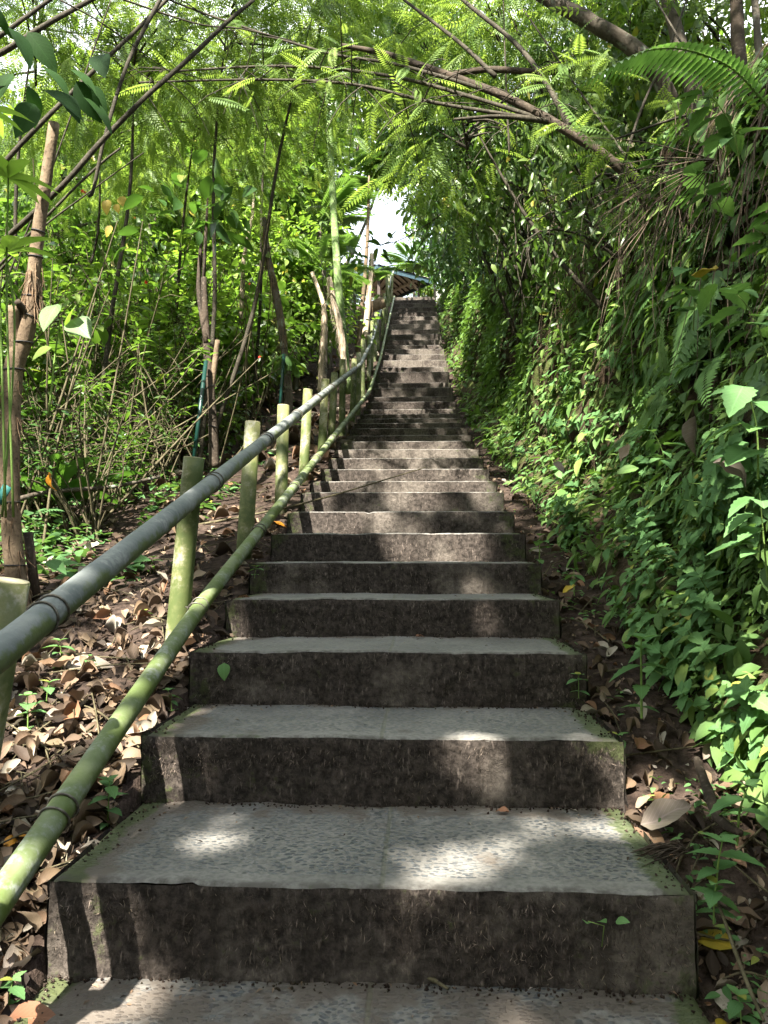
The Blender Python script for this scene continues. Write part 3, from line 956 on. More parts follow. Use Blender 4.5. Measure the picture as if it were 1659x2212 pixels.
def make_shrub(name, label, cat, tm, leafm, barkm, H, n_st, per, size, seed, spread=.9, up=.6, group=None, low=.35, droop=.25, r=.014):
    """Several rising stems, leaves set along their upper part and on short side twigs."""
    global rng
    keep = rng; rng = np.random.default_rng(300 + seed)
    root = thing(name, label, cat, (0, 0, 0), group)
    st, lf = MB(), MB()
    for i in range(n_st):
        a = rng.uniform(0, 2 * np.pi); h = H * rng.uniform(.6, 1.05)
        o = np.array([math.cos(a), math.sin(a), 0]) * spread * h / H
        p0 = np.append(rng.normal(0, .10, 2), -.1)
        pts = np.array([p0, p0 + o * .2 + [0, 0, h * .3], p0 + o * .55 + [0, 0, h * .68] + rng.normal(0, .07, 3), p0 + o + [0, 0, h] + rng.normal(0, .1, 3)])
        cp, cr = catmull(pts, np.array([r, r * .85, r * .6, r * .25]), 6)
        st.tube(cp, cr, 6, cap=False, tint=rng.random())
        nt = 5
        for k in range(nt):
            s = rng.integers(int(len(cp) * low), len(cp) - 1)
            dr = nrm(rng.normal(0, 1, 3) + [0, 0, .35]) * rng.uniform(.25, .6) * min(1, H / 2.2)
            q = np.array([cp[s], cp[s] + dr * .5 + [0, 0, .04], cp[s] + dr])
            st.tube(q, [r * .4, r * .3, r * .15], 4, cap=False)
            tt = np.linspace(.2, 1, per)
            P = q[0] * (1 - tt[:, None]) + q[2] * tt[:, None]
            sd = np.where(np.arange(per) % 2 == 0, 1, -1)[:, None] * nrm(np.cross(dr, [0, 0, 1.0]))
            D = nrm(sd * .9 + nrm(dr) * .6 + rng.normal(0, .25, (per, 3)) + [0, 0, -droop])
            lf.inst(tm, D, np.array([0, 0, 1.0]) + rng.normal(0, .3, (per, 3)), P, size * rng.uniform(.6, 1.2, per), tint=np.clip(rng.normal(.5, .22, per), 0, .97))
        m = per * 2
        ss = rng.integers(int(len(cp) * low), len(cp), m)
        D = nrm(rdir(m, -.4, .7) + [0, 0, -droop * .5])
        lf.inst(tm, D, np.array([0, 0, 1.0]) + rng.normal(0, .35, (m, 3)), cp[ss], size * rng.uniform(.6, 1.25, m), tint=np.clip(rng.normal(.5, .25, m), 0, 1))
    st.build('stems', barkm, root); lf.build('foliage', leafm, root)
    rng = keep
    return root


def make_herb(name, label, cat, tm, leafm, H, nw, size, seed, group=None, opp=2):
    """Small herb: one stem, opposite pairs of leaves."""
    global rng
    keep = rng; rng = np.random.default_rng(500 + seed)
    mb = MB()
    lean = rng.normal(0, .12, 2) * H
    pts = np.array([[0, 0, -.02], [lean[0] * .3, lean[1] * .3, H * .5], [lean[0], lean[1], H]])
    cp, cr = catmull(pts, np.array([.0032, .0026, .0015]) * (H / .12) ** .5, 4)
    mb.tube(cp, cr, 5, cap=False, mat=1)
    for k in range(nw):
        f = (k + .6) / nw; p = cp[min(int(f * (len(cp) - 1)), len(cp) - 1)]
        a0 = k * 1.57 + rng.normal(0, .3)
        for j in range(opp):
            a = a0 + j * 2 * np.pi / opp + rng.normal(0, .15)
            d = np.array([math.cos(a), math.sin(a), rng.uniform(-.25, .35)])
            mb.inst(tm, d, [0, 0, 1.0], p, size * (.55 + .6 * f) * rng.uniform(.8, 1.15), tint=np.clip(rng.normal(.5, .2), 0, 1))
    for j in range(3):
        a = j * 2.1 + rng.normal(0, .3)
        mb.inst(tm, [math.cos(a), math.sin(a), .5], [0, 0, 1.0], cp[-1], size * .6, tint=np.clip(rng.normal(.75, .15), 0, 1))
    me = mb.mesh(name, [leafm, M['stem_green']])
    rng = keep
    return me


def make_fern(name, n, length, seed, tm=None, a0=0, a1=6.283, rise=.6, leafm=None):
    global rng
    keep = rng; rng = np.random.default_rng(700 + seed)
    mb = MB()
    for i in range(n):
        a = a0 + (a1 - a0) * (i + rng.uniform(.2, .8)) / n
        d = np.array([math.cos(a), math.sin(a), rise + rng.normal(0, .15)])
        mb.inst(tm or T_FERN, d, [0, 0, 1.0], rng.normal(0, .01, 3), length * rng.uniform(.7, 1.1), tint=np.clip(rng.normal(.5, .2), 0, 1))
    me = mb.mesh(name, leafm or M['leaf_fern'])
    rng = keep
    return me


# ------------------------------------------------------------------ plants of the bank (right)
def stand(o, p, n, upmix=.5, spin=None, s=1.0):
    """Put a plant at p with its axis between the surface normal and straight up."""
    z = nrm(np.asarray(n) * (1 - upmix) + np.array([0, 0, 1.0]) * upmix)
    q = Vector(z).to_track_quat('Z', 'Y').to_matrix() @ Matrix.Rotation(random.uniform(0, 6.283) if spin is None else spin, 3, 'Z')
    o.location = p; o.rotation_euler = q.to_euler(); o.scale = (s, s, s)
    return o


herbs = [make_herb('nettle_plant', '', '', T_TOOTH, M['leaf_nettle'], H, nw, sz, i) for i, (H, nw, sz) in enumerate([(.10, 2, .085), (.15, 3, .09), (.20, 4, .095), (.12, 3, .075), (.24, 4, .115), (.09, 2, .10)])]
HL = 'small nettle-like plant with toothed green leaves, one of many rooted all over the bank'
HG = 'nettle-like plants on the bank'
n = 0
while n < 285:
    y = 1 / rng.uniform(1 / 11.0, 1 / 1.75); h = abs(rng.normal(0, .85)) + .03
    if h > 2.6: continue
    p = bank(y, h); x_, y_, f_ = project(p)
    if not (-20 < x_ < 1700 and 0 < y_ < 2260): continue
    if vnoise(y * 1.6, h * 2.2, 0, 61) < -.25 or (y < 2.7 and h < .3 and rng.random() < .75): continue
    o = link('nettle_plant', herbs[rng.integers(len(herbs))])
    stand(o, p, bank_n(y, h), .25, s=rng.uniform(.6, 1.15) * (1.0 if h > .25 else 1.0))
    tag(o, HL, 'plant', HG); n += 1

# bigger leafy plants in the foot of the bank and beside the steps, where the photo shows them
for (px, py, y, k, s, lab) in [
        (1385, 1500, 2.9, 2, 1.3, 'large-leaved nettle-like plant at the foot of the bank beside the third step'),
        (1590, 1760, 2.25, 3, 1.2, 'bushy nettle-like plant on bare soil right of the second step'),
        (1545, 1890, 2.12, 1, 1.0, 'nettle-like plant with drooping leaves right of the nosing of the first step'),
        (1250, 1500, 3.3, 0, .8, 'low seedling against the right end of the third step'),
        (1330, 1600, 2.9, 0, .8, 'small seedling among dead leaves at the right end of the second step'),
        (1600, 2150, 1.9, 5, .6, 'lone seedling on the bare soil right of the bottom landing'),
        (1165, 1190, 4.7, 1, 1.0, 'seedling with pale leaves at the right end of the fifth step'),
        (1240, 1255, 4.3, 3, 1.0, 'seedling on the dirt strip right of the fourth step'),
        (1540, 1930, 2.1, 0, .9, 'small plant with toothed leaves leaning over the right end of the first step'),
        (235, 1670, 2.55, 4, .62, 'seedling with long pointed leaves left of the second step under the lower rail'),
        (372, 1510, 3.2, 3, .7, 'feathery seedling at the foot of the bamboo post by the third step'),
        (550, 1245, 4.4, 5, .6, 'seedling at the left end of the fourth step'),
        (60, 1585, 3.0, 1, .9, 'yellow-green seedling in the sunlit leaf litter left of the rails'),
        (100, 1505, 3.2, 0, .9, 'small seedling in the leaf litter near the nearest tall bamboo post'),
        (20, 2090, 1.95, 0, .7, 'seedling at the left end of the bottom landing')]:
    p = at(px, py, y)
    gz = float(ground_z(p[0], p[1]))
    if p[0] < .84: p[2] = gz if p[0] < -.8 else p[2]
    else:
        p[2] = max(gz, p[2] - .06)
    o = link('seedling', herbs[k]); stand(o, p, (0, 0, 1), .9, s=s); tag(o, lab, 'seedling')
for i in range(16):
    y = rng.uniform(1.9, 5.5); x = -1.05 - rng.random() * .4 * y
    o = link('seedling', herbs[[0, 1, 5][i % 3]]); stand(o, (x, y, float(ground_z(x, y)) + .01), (0, 0, 1), .9, s=rng.uniform(.5, .9))
    tag(o, 'small green seedling poking up through the dead leaves left of the railing', 'seedling', 'seedlings in the leaf litter')
rl = MB(); rl.inst(T_BROAD, [.1, -.5, -.9], [0, -1, .3], at(484, 1432, 3.34), .075, .085, .8); rl.tube([at(484, 1432, 3.34), at(486, 1470, 3.345)], .0015, 4, 1)
tag(rl.build('seedling', [M['leaf_nettle'], M['stem_green']]), 'seedling with one round leaf clinging to the left of the third riser', 'seedling')
rl = MB()
for (px, py) in ((1268, 1992), (1295, 1990), (1330, 1990)):
    rl.inst(T_BROAD, [rng.normal(0, .6), -.5, .3], [0, -.5, .8], at(px, py, 2.07), .04, None, .8)
rl.tube([at(1300, 2045, 2.085), at(1305, 2000, 2.07), at(1270, 1990, 2.07)], .0015, 4, 1)
tag(rl.build('seedling', [M['leaf_nettle'], M['stem_green']]), 'tiny three-leaved seedling on the right part of the first riser', 'seedling')

mb = MB()
y = 1 / rng.uniform(1 / 14, 1 / 1.7, 1700); x = half(y) + .05 + rng.random(1700) ** .6 * .42
k = vnoise(x * 6, y * 3, 0, 64) > .0
x, y = x[k], y[k]; m = len(x)
mb.inst(T_MID, rdir(m, -.2, .5), np.array([0, 0, 1.0]) + rng.normal(0, .3, (m, 3)), np.stack([x, y, ground_z(x, y) + rng.uniform(.02, .07, m)], 1), rng.uniform(.02, .05, m))
tag(mb.build('path_edge_weeds', M['leaf_nettle']), 'tiny green weeds sprouting from the dirt strip along the right ends of the steps', 'weeds', kind='stuff')

# small creeping cover over the whole face
def bank_pts(n, y0, y1, h0, h1, thr=-.3, seed=0, power=1.0):
    y = 1 / rng.uniform(1 / y1, 1 / y0, n * 2); h = h0 + (h1 - h0) * rng.random(n * 2) ** power
    k = vnoise(y * 2.2, h * 2.6, 0, 70 + seed) + .5 * vnoise(y * 7, h * 7, 0, 71 + seed) > thr
    y, h = y[k][:n], h[k][:n]
    return y, h, bank(y, h), bank_n(y, h)


mb = MB()
y, h, P, N_ = bank_pts(21000, 1.7, 28, .02, 3.3, -.45)
m = len(P)
D = nrm(N_ * .55 + np.array([0, 0, -.55]) + rng.normal(0, .45, (m, 3)))
mb.inst(T_LOW, D, N_ + np.array([0, 0, .5]) + rng.normal(0, .3, (m, 3)), P + N_ * rng.uniform(0, .06, (m, 1)), rng.uniform(.025, .06, m) * (1 + y / 7), tint=np.clip(rng.normal(.5, .25, m), 0, 1))
y, h, P, N_ = bank_pts(4200, 1.8, 26, .05, 3.4, -.2, 5)
m = len(P)
D = nrm(N_ * .6 + np.array([0, 0, -.75]) + rng.normal(0, .35, (m, 3)))
mb.inst(T_MID, D, N_ + np.array([0, 0, .6]) + rng.normal(0, .25, (m, 3)), P + N_ * rng.uniform(.02, .12, (m, 1)), rng.uniform(.05, .12, m) * (1 + y / 18), tint=np.clip(rng.normal(.55, .25, m), 0, 1))
y, h, P, N_ = bank_pts(420, 2.0, 14, .3, 3.2, -.2, 9)
m = len(P)
D = nrm(N_ * .7 + np.array([0, 0, -.35]) + rng.normal(0, .4, (m, 3)))
mb.inst(T_FERN_LOW, D, N_ + np.array([0, 0, .8]), P, rng.uniform(.10, .26, m), tint=rng.random(m))
y = rng.uniform(9, 28, 7000); h = 3.4 * rng.random(7000) ** .8; P = bank(y, h); N_ = bank_n(y, h); m = 7000
mb.inst(T_MID, nrm(N_ * .6 + np.array([0, 0, -.6]) + rng.normal(0, .4, (m, 3))), N_ + np.array([0, 0, .6]), P + N_ * .06, rng.uniform(.09, .2, m), tint=np.clip(rng.normal(.5, .25, m), 0, 1))
tag(mb.build('bank_ground_cover', M['leaf_cover']), 'dense mat of tiny creeping leaves and moss covering the earth bank', 'ground cover', kind='stuff')

# ferns
ferns = [make_fern('fern', 7, .5, 1), make_fern('fern', 5, .62, 2), make_fern('fern', 9, .42, 3), make_fern('fern', 3, .7, 4)]
FL = [(1250, 560, 5.2, 1, 'fern arching out of the bank below the broken leaning trunk'), (1330, 600, 5.0, 0, 'broad fern drooping from mid-height of the bank'),
      (1470, 560, 4.2, 3, 'fern with long narrow fronds hanging below the root tangle'), (1240, 900, 4.7, 3, 'light green fern low on the bank near a bare patch of earth'),
      (1300, 830, 4.5, 1, 'fern spreading from the bank above the bare patch of earth'), (1640, 880, 3.05, 0, 'bright fern at the right edge, between large serrated leaves'),
      (1560, 640, 3.7, 2, 'dark fern tucked under the overhang near the right edge'), (1440, 760, 4.0, 1, 'fern hanging beside a curled grey dead leaf'),
      (1640, 480, 3.5, 2, 'fern high on the bank under the large serrated leaves'), (1180, 640, 6.2, 0, 'small fern on the shaded bank behind the sunlit patch')]
for (px, py, y, k, lab) in FL:
    hs = np.linspace(.1, 3.3, 60); pr = bank(np.full(60, y), hs); yy_ = project(pr)[1]
    hh = hs[np.argmin(np.abs(yy_ - py))]
    o = link('fern', ferns[k]); stand(o, bank(y, hh), bank_n(y, hh), .25, s=rng.uniform(.85, 1.1)); tag(o, lab, 'fern')
n = 0
while n < 40:
    y = 1 / rng.uniform(1 / 14.0, 1 / 2.6); h = rng.uniform(.9, 3.3)
    p = bank(y, h); x_, y_, f_ = project(p)
    if not (0 < x_ < 1690 and -40 < y_ < 1500): continue
    o = link('fern', ferns[rng.integers(4)]); stand(o, p, bank_n(y, h), .2, s=rng.uniform(.35, .8))
    tag(o, 'small fern among creeping leaves on the upper face of the bank', 'fern', 'small ferns on the bank'); n += 1
big = MB(); fl_ = np.array([[0, 0, 0], [-.25, -.05, .22], [-.62, -.12, .26], [-1.05, -.2, .02]])
cp, cr = catmull(fl_, np.array([.008, .007, .005, .002]), 24)
big.tube(cp, cr, 5, cap=False, mat=1)
tl = leaf_tm(7, .10, .05, .12, .16, .3)
for i in range(4, len(cp) - 1):
    tt = nrm(cp[i + 1] - cp[i - 1]); f = i / len(cp)
    for sg in (-1, 1):
        if i % 2: continue
        sd = np.cross(tt, [0, 0, 1.0]) * sg
        big.inst(tl, sd + tt * .45 + np.array([0, 0, -.35]), [0, 0, 1.0], cp[i], .19 * math.sin(math.pi * (f * .85 + .12)), tint=.9)
o = big.build('fern_frond', [M['leaf_fern'], M['stem_green']]); o.location = at(1640, 190, 3.3) + np.array([.05, 0, -.1]); o.scale = (.85,) * 3
tag(o, 'one long pale fern frond arching out from the top right over the bank', 'fern')

# large serrated leaves at the right edge
bl_mesh = []
for i in range(4):
    mb = MB(); st = np.array([[0, 0, -.05], [-.05, -.04, .16], [-.16, -.12, .34]])
    cp, cr = catmull(st, np.array([.005, .004, .002]), 5); mb.tube(cp, cr, 6, cap=False, mat=1)
    for k in range(11):
        a = rng.uniform(1.4, 5.8); p = cp[3 + int(k * .9) % (len(cp) - 3)]
        d = np.array([math.cos(a), math.sin(a) * .8, rng.uniform(-.55, .1)])
        mb.inst(T_TOOTH, d, [0, -.25, 1.0], p + nrm(d) * .04, rng.uniform(.12, .23), None, np.clip(rng.normal(.55, .2), 0, 1))
    bl_mesh.append(mb.mesh('broad_leaved_plant', [M['leaf_nettle'], M['stem_green']]))
for (px, py, y, k, s, lab) in [(1655, 740, 2.75, 0, .9, 'large serrated leaves leaning in at the right edge at head height'), (1640, 1010, 2.6, 1, .95, 'large serrated leaves low at the right edge above a crumpled grey leaf'),
                              (1600, 330, 3.3, 2, 1.0, 'broad-leaved plant on the bank top below the long pale frond'), (1655, 560, 2.9, 3, .8, 'broad-leaved plant with a holed leaf at the right edge'),
                              (1500, 700, 3.7, 1, .8, 'broad-leaved plant half way up the bank right of the ferns'), (1560, 450, 3.6, 0, .9, 'broad-leaved plant under the root tangle at the top right'),
                              (1655, 1230, 2.45, 2, .8, 'broad-leaved plant low at the right edge of the bank'), (1440, 1010, 3.6, 3, .6, 'drooping broad-leaved plant on the middle of the bank')]:
    o = link('broad_leaved_plant', bl_mesh[k]); o.location = at(px, py, y); o.rotation_euler = (rng.normal(0, .15), rng.normal(0, .15), rng.normal(0, .35)); o.scale = (s * .82,) * 3
    tag(o, lab, 'plant')

# dry leaves caught on the bank
def dry(name, px, py, y, size, d, up, mat, label, tm=None, tint=None, z=None, on=None):
    mb = MB(); mb.inst(tm or T_CRUMP[rng.integers(4)], d, up, np.zeros(3), size, None, tint)
    o = mb.build(name, mat)
    p = at(px, py, y)
    if on == 'ground': p[2] = float(ground_z(p[0], p[1])) + .015
    o.location = p
    return tag(o, label, 'dead leaf')


dry('dead_leaf', 1505, 900, 3.0, .15, [-.1, -.1, -1], [-.6, -.8, .1], M['dry_pale'], 'curled grey dead leaf hanging upright on the bank near the right edge')
dry('dead_leaf', 1540, 1000, 2.95, .15, [.8, -.1, -.35], [-.3, -.6, .7], M['dry_pale'], 'crumpled pale grey dead leaf caught on the bank above the nettle-like plants')
dry('dead_leaf', 1360, 960, 3.7, .11, [-.2, -.2, -.9], [-.7, -.7, .1], M['dry_leaf'], 'large brown dead leaf stuck on the bank beside the bare earth', tint=.72)
dry('dead_leaf', 1195, 1000, 4.5, .09, [.6, -.3, -.5], [-.3, -.6, .7], M['dry_pale'], 'small pale dead leaf at the foot of the bank beyond the fourth step')
dry('dead_leaf', 1490, 600, 3.7, .12, [.9, -.3, -.2], [0, -.4, .9], M['yellow_leaf'], 'yellowed leaf caught high on the bank among ferns')

# the fringe of dead roots and grass under the turf lip
mb = MB()
for i in range(620):
    y = 1 / rng.uniform(1 / 13.0, 1 / 2.5); h = rng.uniform(2.3, 3.5)
    p = bank(y, h); n_ = bank_n(y, h); L_ = rng.uniform(.3, 1.3)
    q = p + n_ * rng.uniform(.02, .2)
    e = q + np.array([rng.normal(-.1, .15), rng.normal(0, .18), -L_])
    mdl = (q + e) / 2 + n_ * rng.uniform(-.02, .12)
    mb.tube([q, mdl, e], [.004, .003, .0015], 3, sub=3, cap=False, tint=rng.random())
tag(mb.build('hanging_roots', M['root']), 'fringe of dry brown roots hanging from the overgrown lip of the bank', 'roots', kind='stuff')
for (px, py, y, nn, lab) in ((1545, 345, 3.6, 20, 'fan of dry straw-coloured stems sticking out of the bank at the upper right'), (1390, 1810, 2.45, 40, 'tuft of dark dry grass lying over the right end of the first tread')):
    mb = MB(); c = at(px, py, y)
    for i in range(nn):
        if y > 3: d = np.array([-rng.uniform(.25, .75), rng.normal(0, .2), rng.normal(-.30, .22)])
        else: d = np.array([rng.uniform(-.17, -.05), rng.normal(.0, .03), -.012]) * 1.0
        m_ = d * .5 + [0, 0, .03 if y > 3 else .02]
        if y < 3: m_ = d * .5 + np.array([0, .0, rng.uniform(.005, .03)])
        mb.tube([[0, 0, 0], m_, d], [.003, .0025, .001], 4, sub=3, cap=False)
    o = mb.build('dry_grass_tuft', M['root'] if y > 3 else M['bark_dark']); o.location = c
    if y < 3: o.location = (0.93, 2.34, ZK[0] + .012)
    tag(o, lab, 'dry grass')

# ------------------------------------------------------------------ trees and branches on the bank top
def branch(parent, pts, r0, r1, mat='bark_branch', name='branch', sides=8):
    p = np.array([at(*q) for q in pts]); mb = MB()
    thin = .62 if r0 < .046 else .9
    mb.tube(p, np.linspace(r0, r1, len(p)) * thin, sides, sub=6, wob=.05)
    return mb.build(name, M[mat], parent), p


def hang_leaves(mb, P, tm, n, size, out=.35, down=.8, mat=0):
    idx = rng.integers(0, len(P) - 1, n); t = rng.random((n, 1))
    p = P[idx] * (1 - t) + P[idx + 1] * t + rng.normal(0, .10, (n, 3))
    d = nrm(rdir(n, -.6, .5) * out * 2 + np.array([0, 0, -down]))
    mb.inst(tm, d, rdir(n, -.2, 1) + [0, -.4, .5], p, size * rng.uniform(.6, 1.2, n), tint=np.clip(rng.normal(.5, .22, n), 0, 1), mat=mat)


lt = thing('leaning_tree', 'leaning broken tree on the bank top whose bare branches arch left over the steps', 'tree')
branch(lt, [(1420, 470, 5.6), (1345, 368, 5.5), (1205, 270, 5.5), (1070, 200, 5.7), (905, 140, 6.0), (830, 115, 6.2), (737, 98, 6.3)], .047, .020, 'bark_dark', 'trunk', 10)
arch = []
for pts, a, b in [([(1205, 270, 5.5), (1030, 213, 5.7), (830, 162, 6.0), (600, 143, 6.3), (345, 156, 6.6)], .030, .014),
                  ([(1190, 262, 5.5), (940, 222, 5.8), (760, 182, 6.0), (560, 172, 6.2), (300, 178, 6.4)], .026, .012),
                  ([(1070, 200, 5.7), (860, 140, 6.0), (690, 110, 6.3), (430, 25, 6.6), (300, -30, 6.8)], .026, .012),
                  ([(1180, 262, 5.5), (1120, 255, 5.4), (1060, 252, 5.3), (980, 258, 5.3)], .035, .015),
                  ([(1240, 295, 5.5), (1180, 180, 5.7), (1110, 90, 6.0), (1000, 0, 6.3), (950, -60, 6.5)], .04, .02),
                  ([(1070, 165, 5.9), (990, 90, 6.1), (880, 5, 6.4), (820, -50, 6.6)], .03, .015)]:
    o, p = branch(lt, pts, a, b); arch.append(p)
mb = MB()
for p in arch[:3]:
    cp = catmull(p, np.ones(len(p)), 8)[0]
    for i in range(26):
        s = rng.integers(3, len(cp)); d = rdir(1, -.9, .5)[0] * rng.uniform(.25, .7)
        mb.tube([cp[s], cp[s] + d * .6, cp[s] + d + [0, 0, -.12]], [.006, .004, .002], 4, sub=2, cap=False)
mb.build('twigs', M['bark_branch'], lt)
mb = MB()
for p in arch[:3]:
    cp = catmull(p, np.ones(len(p)), 8)[0]; cp = cp[int(len(cp) * .3):]
    hang_leaves(mb, cp, T_FEATHER, 30, .36, .7, .35)
for pl_ in ([(1250, 300, 5.3), (1340, 330, 5.2), (1430, 380, 5.2)], [(1150, 200, 5.4), (1230, 130, 5.6), (1330, 120, 5.6)], [(1380, 230, 5.3), (1470, 200, 5.3), (1560, 260, 5.0)]):
    hang_leaves(mb, np.array([at(*q) for q in pl_]), T_FEATHER, 26, .34, .8, .3)
mb.build('foliage', M['leaf_feather'], lt)

for pts, a, b, m_, lab in [([(1500, 330, 6.6), (1405, 140, 6.4), (1280, 50, 6.4), (1180, -5, 6.5), (1100, -60, 6.6)], .085, .06, 'bark_grey', 'lichen-spotted grey trunk leaning left across the top right corner'),
                           ([(1530, 300, 6.2), (1480, 140, 6.3), (1440, -10, 6.5), (1420, -80, 6.6)], .075, .06, 'bark_grey', 'upright grey-brown trunk behind the lichen-spotted leaning trunk'),
                           ([(1600, 330, 5.6), (1598, 150, 5.8), (1590, 0, 6.0), (1585, -80, 6.1)], .06, .05, 'bark_dark', 'dark upright trunk at the top right corner'),
                           ([(1650, 260, 5.0), (1640, 120, 5.1), (1625, -60, 5.3)], .045, .035, 'bark_grey', 'slim grey trunk cut by the right edge of the view')]:
    t = thing('bank_tree', lab, 'tree')
    o, p = branch(t, pts, a, b, m_, 'trunk', 12)
    q = p[0] + np.array([0, 0, -1.2]); MB().tube([q, p[0]], [a * 1.25, a], 10, sub=1).build('trunk_base', M[m_], t)
    mb, C = crown_mb(T_FEATHER_LOW, 22, 14, 1.6, 1.0, .4, .5, .4, int(pts[0][0]))
    o = mb.build('crown', M['leaf_feather'], t); o.location = p[-1] + np.array([.3, .8, .6])
lg = thing('fallen_branch', 'dead horizontal branch lodged between the bank-top stems', 'branch')
branch(lg, [(980, 160, 6.4), (1060, 150, 6.2), (1170, 156, 6.1), (1275, 144, 6.0)], .038, .045, 'bark_dark', 'limb', 10)
for i, pts in enumerate([[(1500, 700, 4.6), (1400, 420, 5.2), (1240, 180, 5.8), (1130, 20, 6.2)], [(1330, 420, 5.2), (1380, 250, 5.2), (1450, 90, 5.3), (1490, -20, 5.4)], [(1610, 600, 3.9), (1550, 330, 4.3), (1500, 150, 4.6), (1400, -30, 4.9)],
                         [(1100, 330, 7.0), (1092, 150, 7.0), (1087, -10, 7.1)], [(1659, 215, 4.2), (1480, 250, 4.4), (1330, 300, 4.8)]]):
    p = np.array([at(*q) for q in pts]); mb = MB(); mb.tube(p, np.linspace(.011, .006, len(p)), 7, sub=6, wob=.05)
    tag(mb.build('vine_stem', M['bark_branch']), ['long thin vine crossing up and left from the bank face', 'thin stem curving right in front of the leaning trunk', 'thin vine rising from the root tangle at the right', 'straight pale stem hanging behind the arching branches', 'thin twig running level across the top of the bank'][i], 'vine')

# shrubs with hanging lance leaves over the lip
def drape(name, label, c, Rx, Rz, n_cl, per, size, seed, leafm, group=None, base=None):
    global rng
    keep = rng; rng = np.random.default_rng(400 + seed)
    root = thing(name, label, 'shrub', c, group)
    d = rdir(n_cl, -.7, 1); C = d * (rng.uniform(.35, 1, n_cl) ** .6)[:, None] * np.array([Rx, Rx * 1.1, Rz])
    st, lf = MB(), MB()
    b = np.array([1.0, .2, -Rz - 1.0]) if base is None else base
    for k, e in enumerate(C):
        tip = e + np.array([rng.normal(0, .15), rng.normal(0, .15), -rng.uniform(.3, .7)])
        if k % 3 == 0: st.tube([b + rng.normal(0, .15, 3), b * .4 + e * .6 + [0, 0, .5], e, tip], [.02, .014, .007, .003], 5, sub=4, cap=False)
        else: st.tube([e + rng.normal(0, .2, 3), (e + tip) / 2, tip], [.005, .004, .002], 4, sub=2, cap=False)
        t = rng.random((per, 1)); p = e * (1 - t) + tip * t + rng.normal(0, .16, (per, 3)) * np.array([1, 1, .6])
        dd = nrm(rng.normal(0, .5, (per, 3)) + np.array([-.12, -.1, -.7]))
        ok = unlit(p + np.asarray(c)); m_ = int(ok.sum())
        if m_: lf.inst(T_LANCE, dd[ok], rng.normal(0, .5, (m_, 3)) + np.array([-.3, -.6, .35]), p[ok], size * rng.uniform(.6, 1.25, m_), size * 1.2 * rng.uniform(.7, 1.2, m_), tint=np.clip(rng.normal(.45, .25, m_), 0, .99))
    st.build('stems', M['bark_branch'], root); lf.build('foliage', leafm, root)
    rng = keep
    return root


for i, (px, py, y, rx, rz, ncl, sz, lm, lab) in enumerate([
        (1130, 330, 8.6, .95, .8, 44, .13, 'leaf_mid', 'shrub with long drooping glossy leaves hanging over the bank behind the leaning trunk'),
        (1010, 330, 11.0, 1.05, 1.15, 56, .19, 'leaf_mid', 'shrub with drooping lance-shaped leaves in the middle of the arch over the steps'),
        (960, 190, 12.5, 1.3, 1.2, 56, .20, 'leaf_mid', 'leafy shrub filling the top of the arch above the steps'),
        (1060, 460, 10.2, .7, .6, 30, .12, 'leaf_mid', 'hanging shrub lit at its edge just above the upper half of the bank'),
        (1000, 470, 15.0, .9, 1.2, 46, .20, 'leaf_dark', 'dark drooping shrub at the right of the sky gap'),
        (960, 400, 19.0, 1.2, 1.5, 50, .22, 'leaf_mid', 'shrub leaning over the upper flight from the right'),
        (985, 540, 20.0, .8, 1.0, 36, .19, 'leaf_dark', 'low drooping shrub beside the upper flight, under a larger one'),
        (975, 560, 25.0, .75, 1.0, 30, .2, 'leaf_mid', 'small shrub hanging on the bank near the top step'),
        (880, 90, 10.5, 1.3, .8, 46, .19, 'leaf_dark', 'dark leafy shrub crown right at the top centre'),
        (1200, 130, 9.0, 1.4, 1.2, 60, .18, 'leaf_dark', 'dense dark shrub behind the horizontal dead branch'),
        (1380, 220, 8.0, 1.3, 1.2, 60, .17, 'leaf_mid', 'leafy shrub on the bank top between the grey trunks'),
        (1250, 460, 6.6, .7, .45, 30, .10, 'leaf_mid', 'leafy tangle on the lip of the bank below the broken trunk'),
        (1560, 90, 7.5, 1.2, 1.0, 46, .17, 'leaf_bright', 'bright sunlit shrub behind the trunks in the top right corner')]):
    drape('hanging_shrub', lab, at(px, py, y), rx, rz, ncl, 26, sz, i, M[lm])

# the dark leafy spray that crosses the sky gap
t = thing('leafy_branch', 'dark leafy branch hanging across the bright sky gap above the pavilion', 'branch')
o, p = branch(t, [(990, 430, 10.0), (930, 480, 9.6), (860, 520, 9.3), (800, 532, 9.2), (762, 548, 9.2)], .016, .005, 'bark_dark', 'limb', 6)
o, p2 = branch(t, [(930, 480, 9.6), (905, 535, 9.5), (880, 560, 9.4), (878, 590, 9.4)], .010, .004, 'bark_dark', 'limb', 6)
mb = MB()
for q, nn in ((p, 22), (p2, 9)):
    hang_leaves(mb, catmull(q, np.ones(len(q)), 6)[0][6:], T_LANCE, nn, .19, .8, .12)
mb.build('foliage', M['leaf_dark'], t)

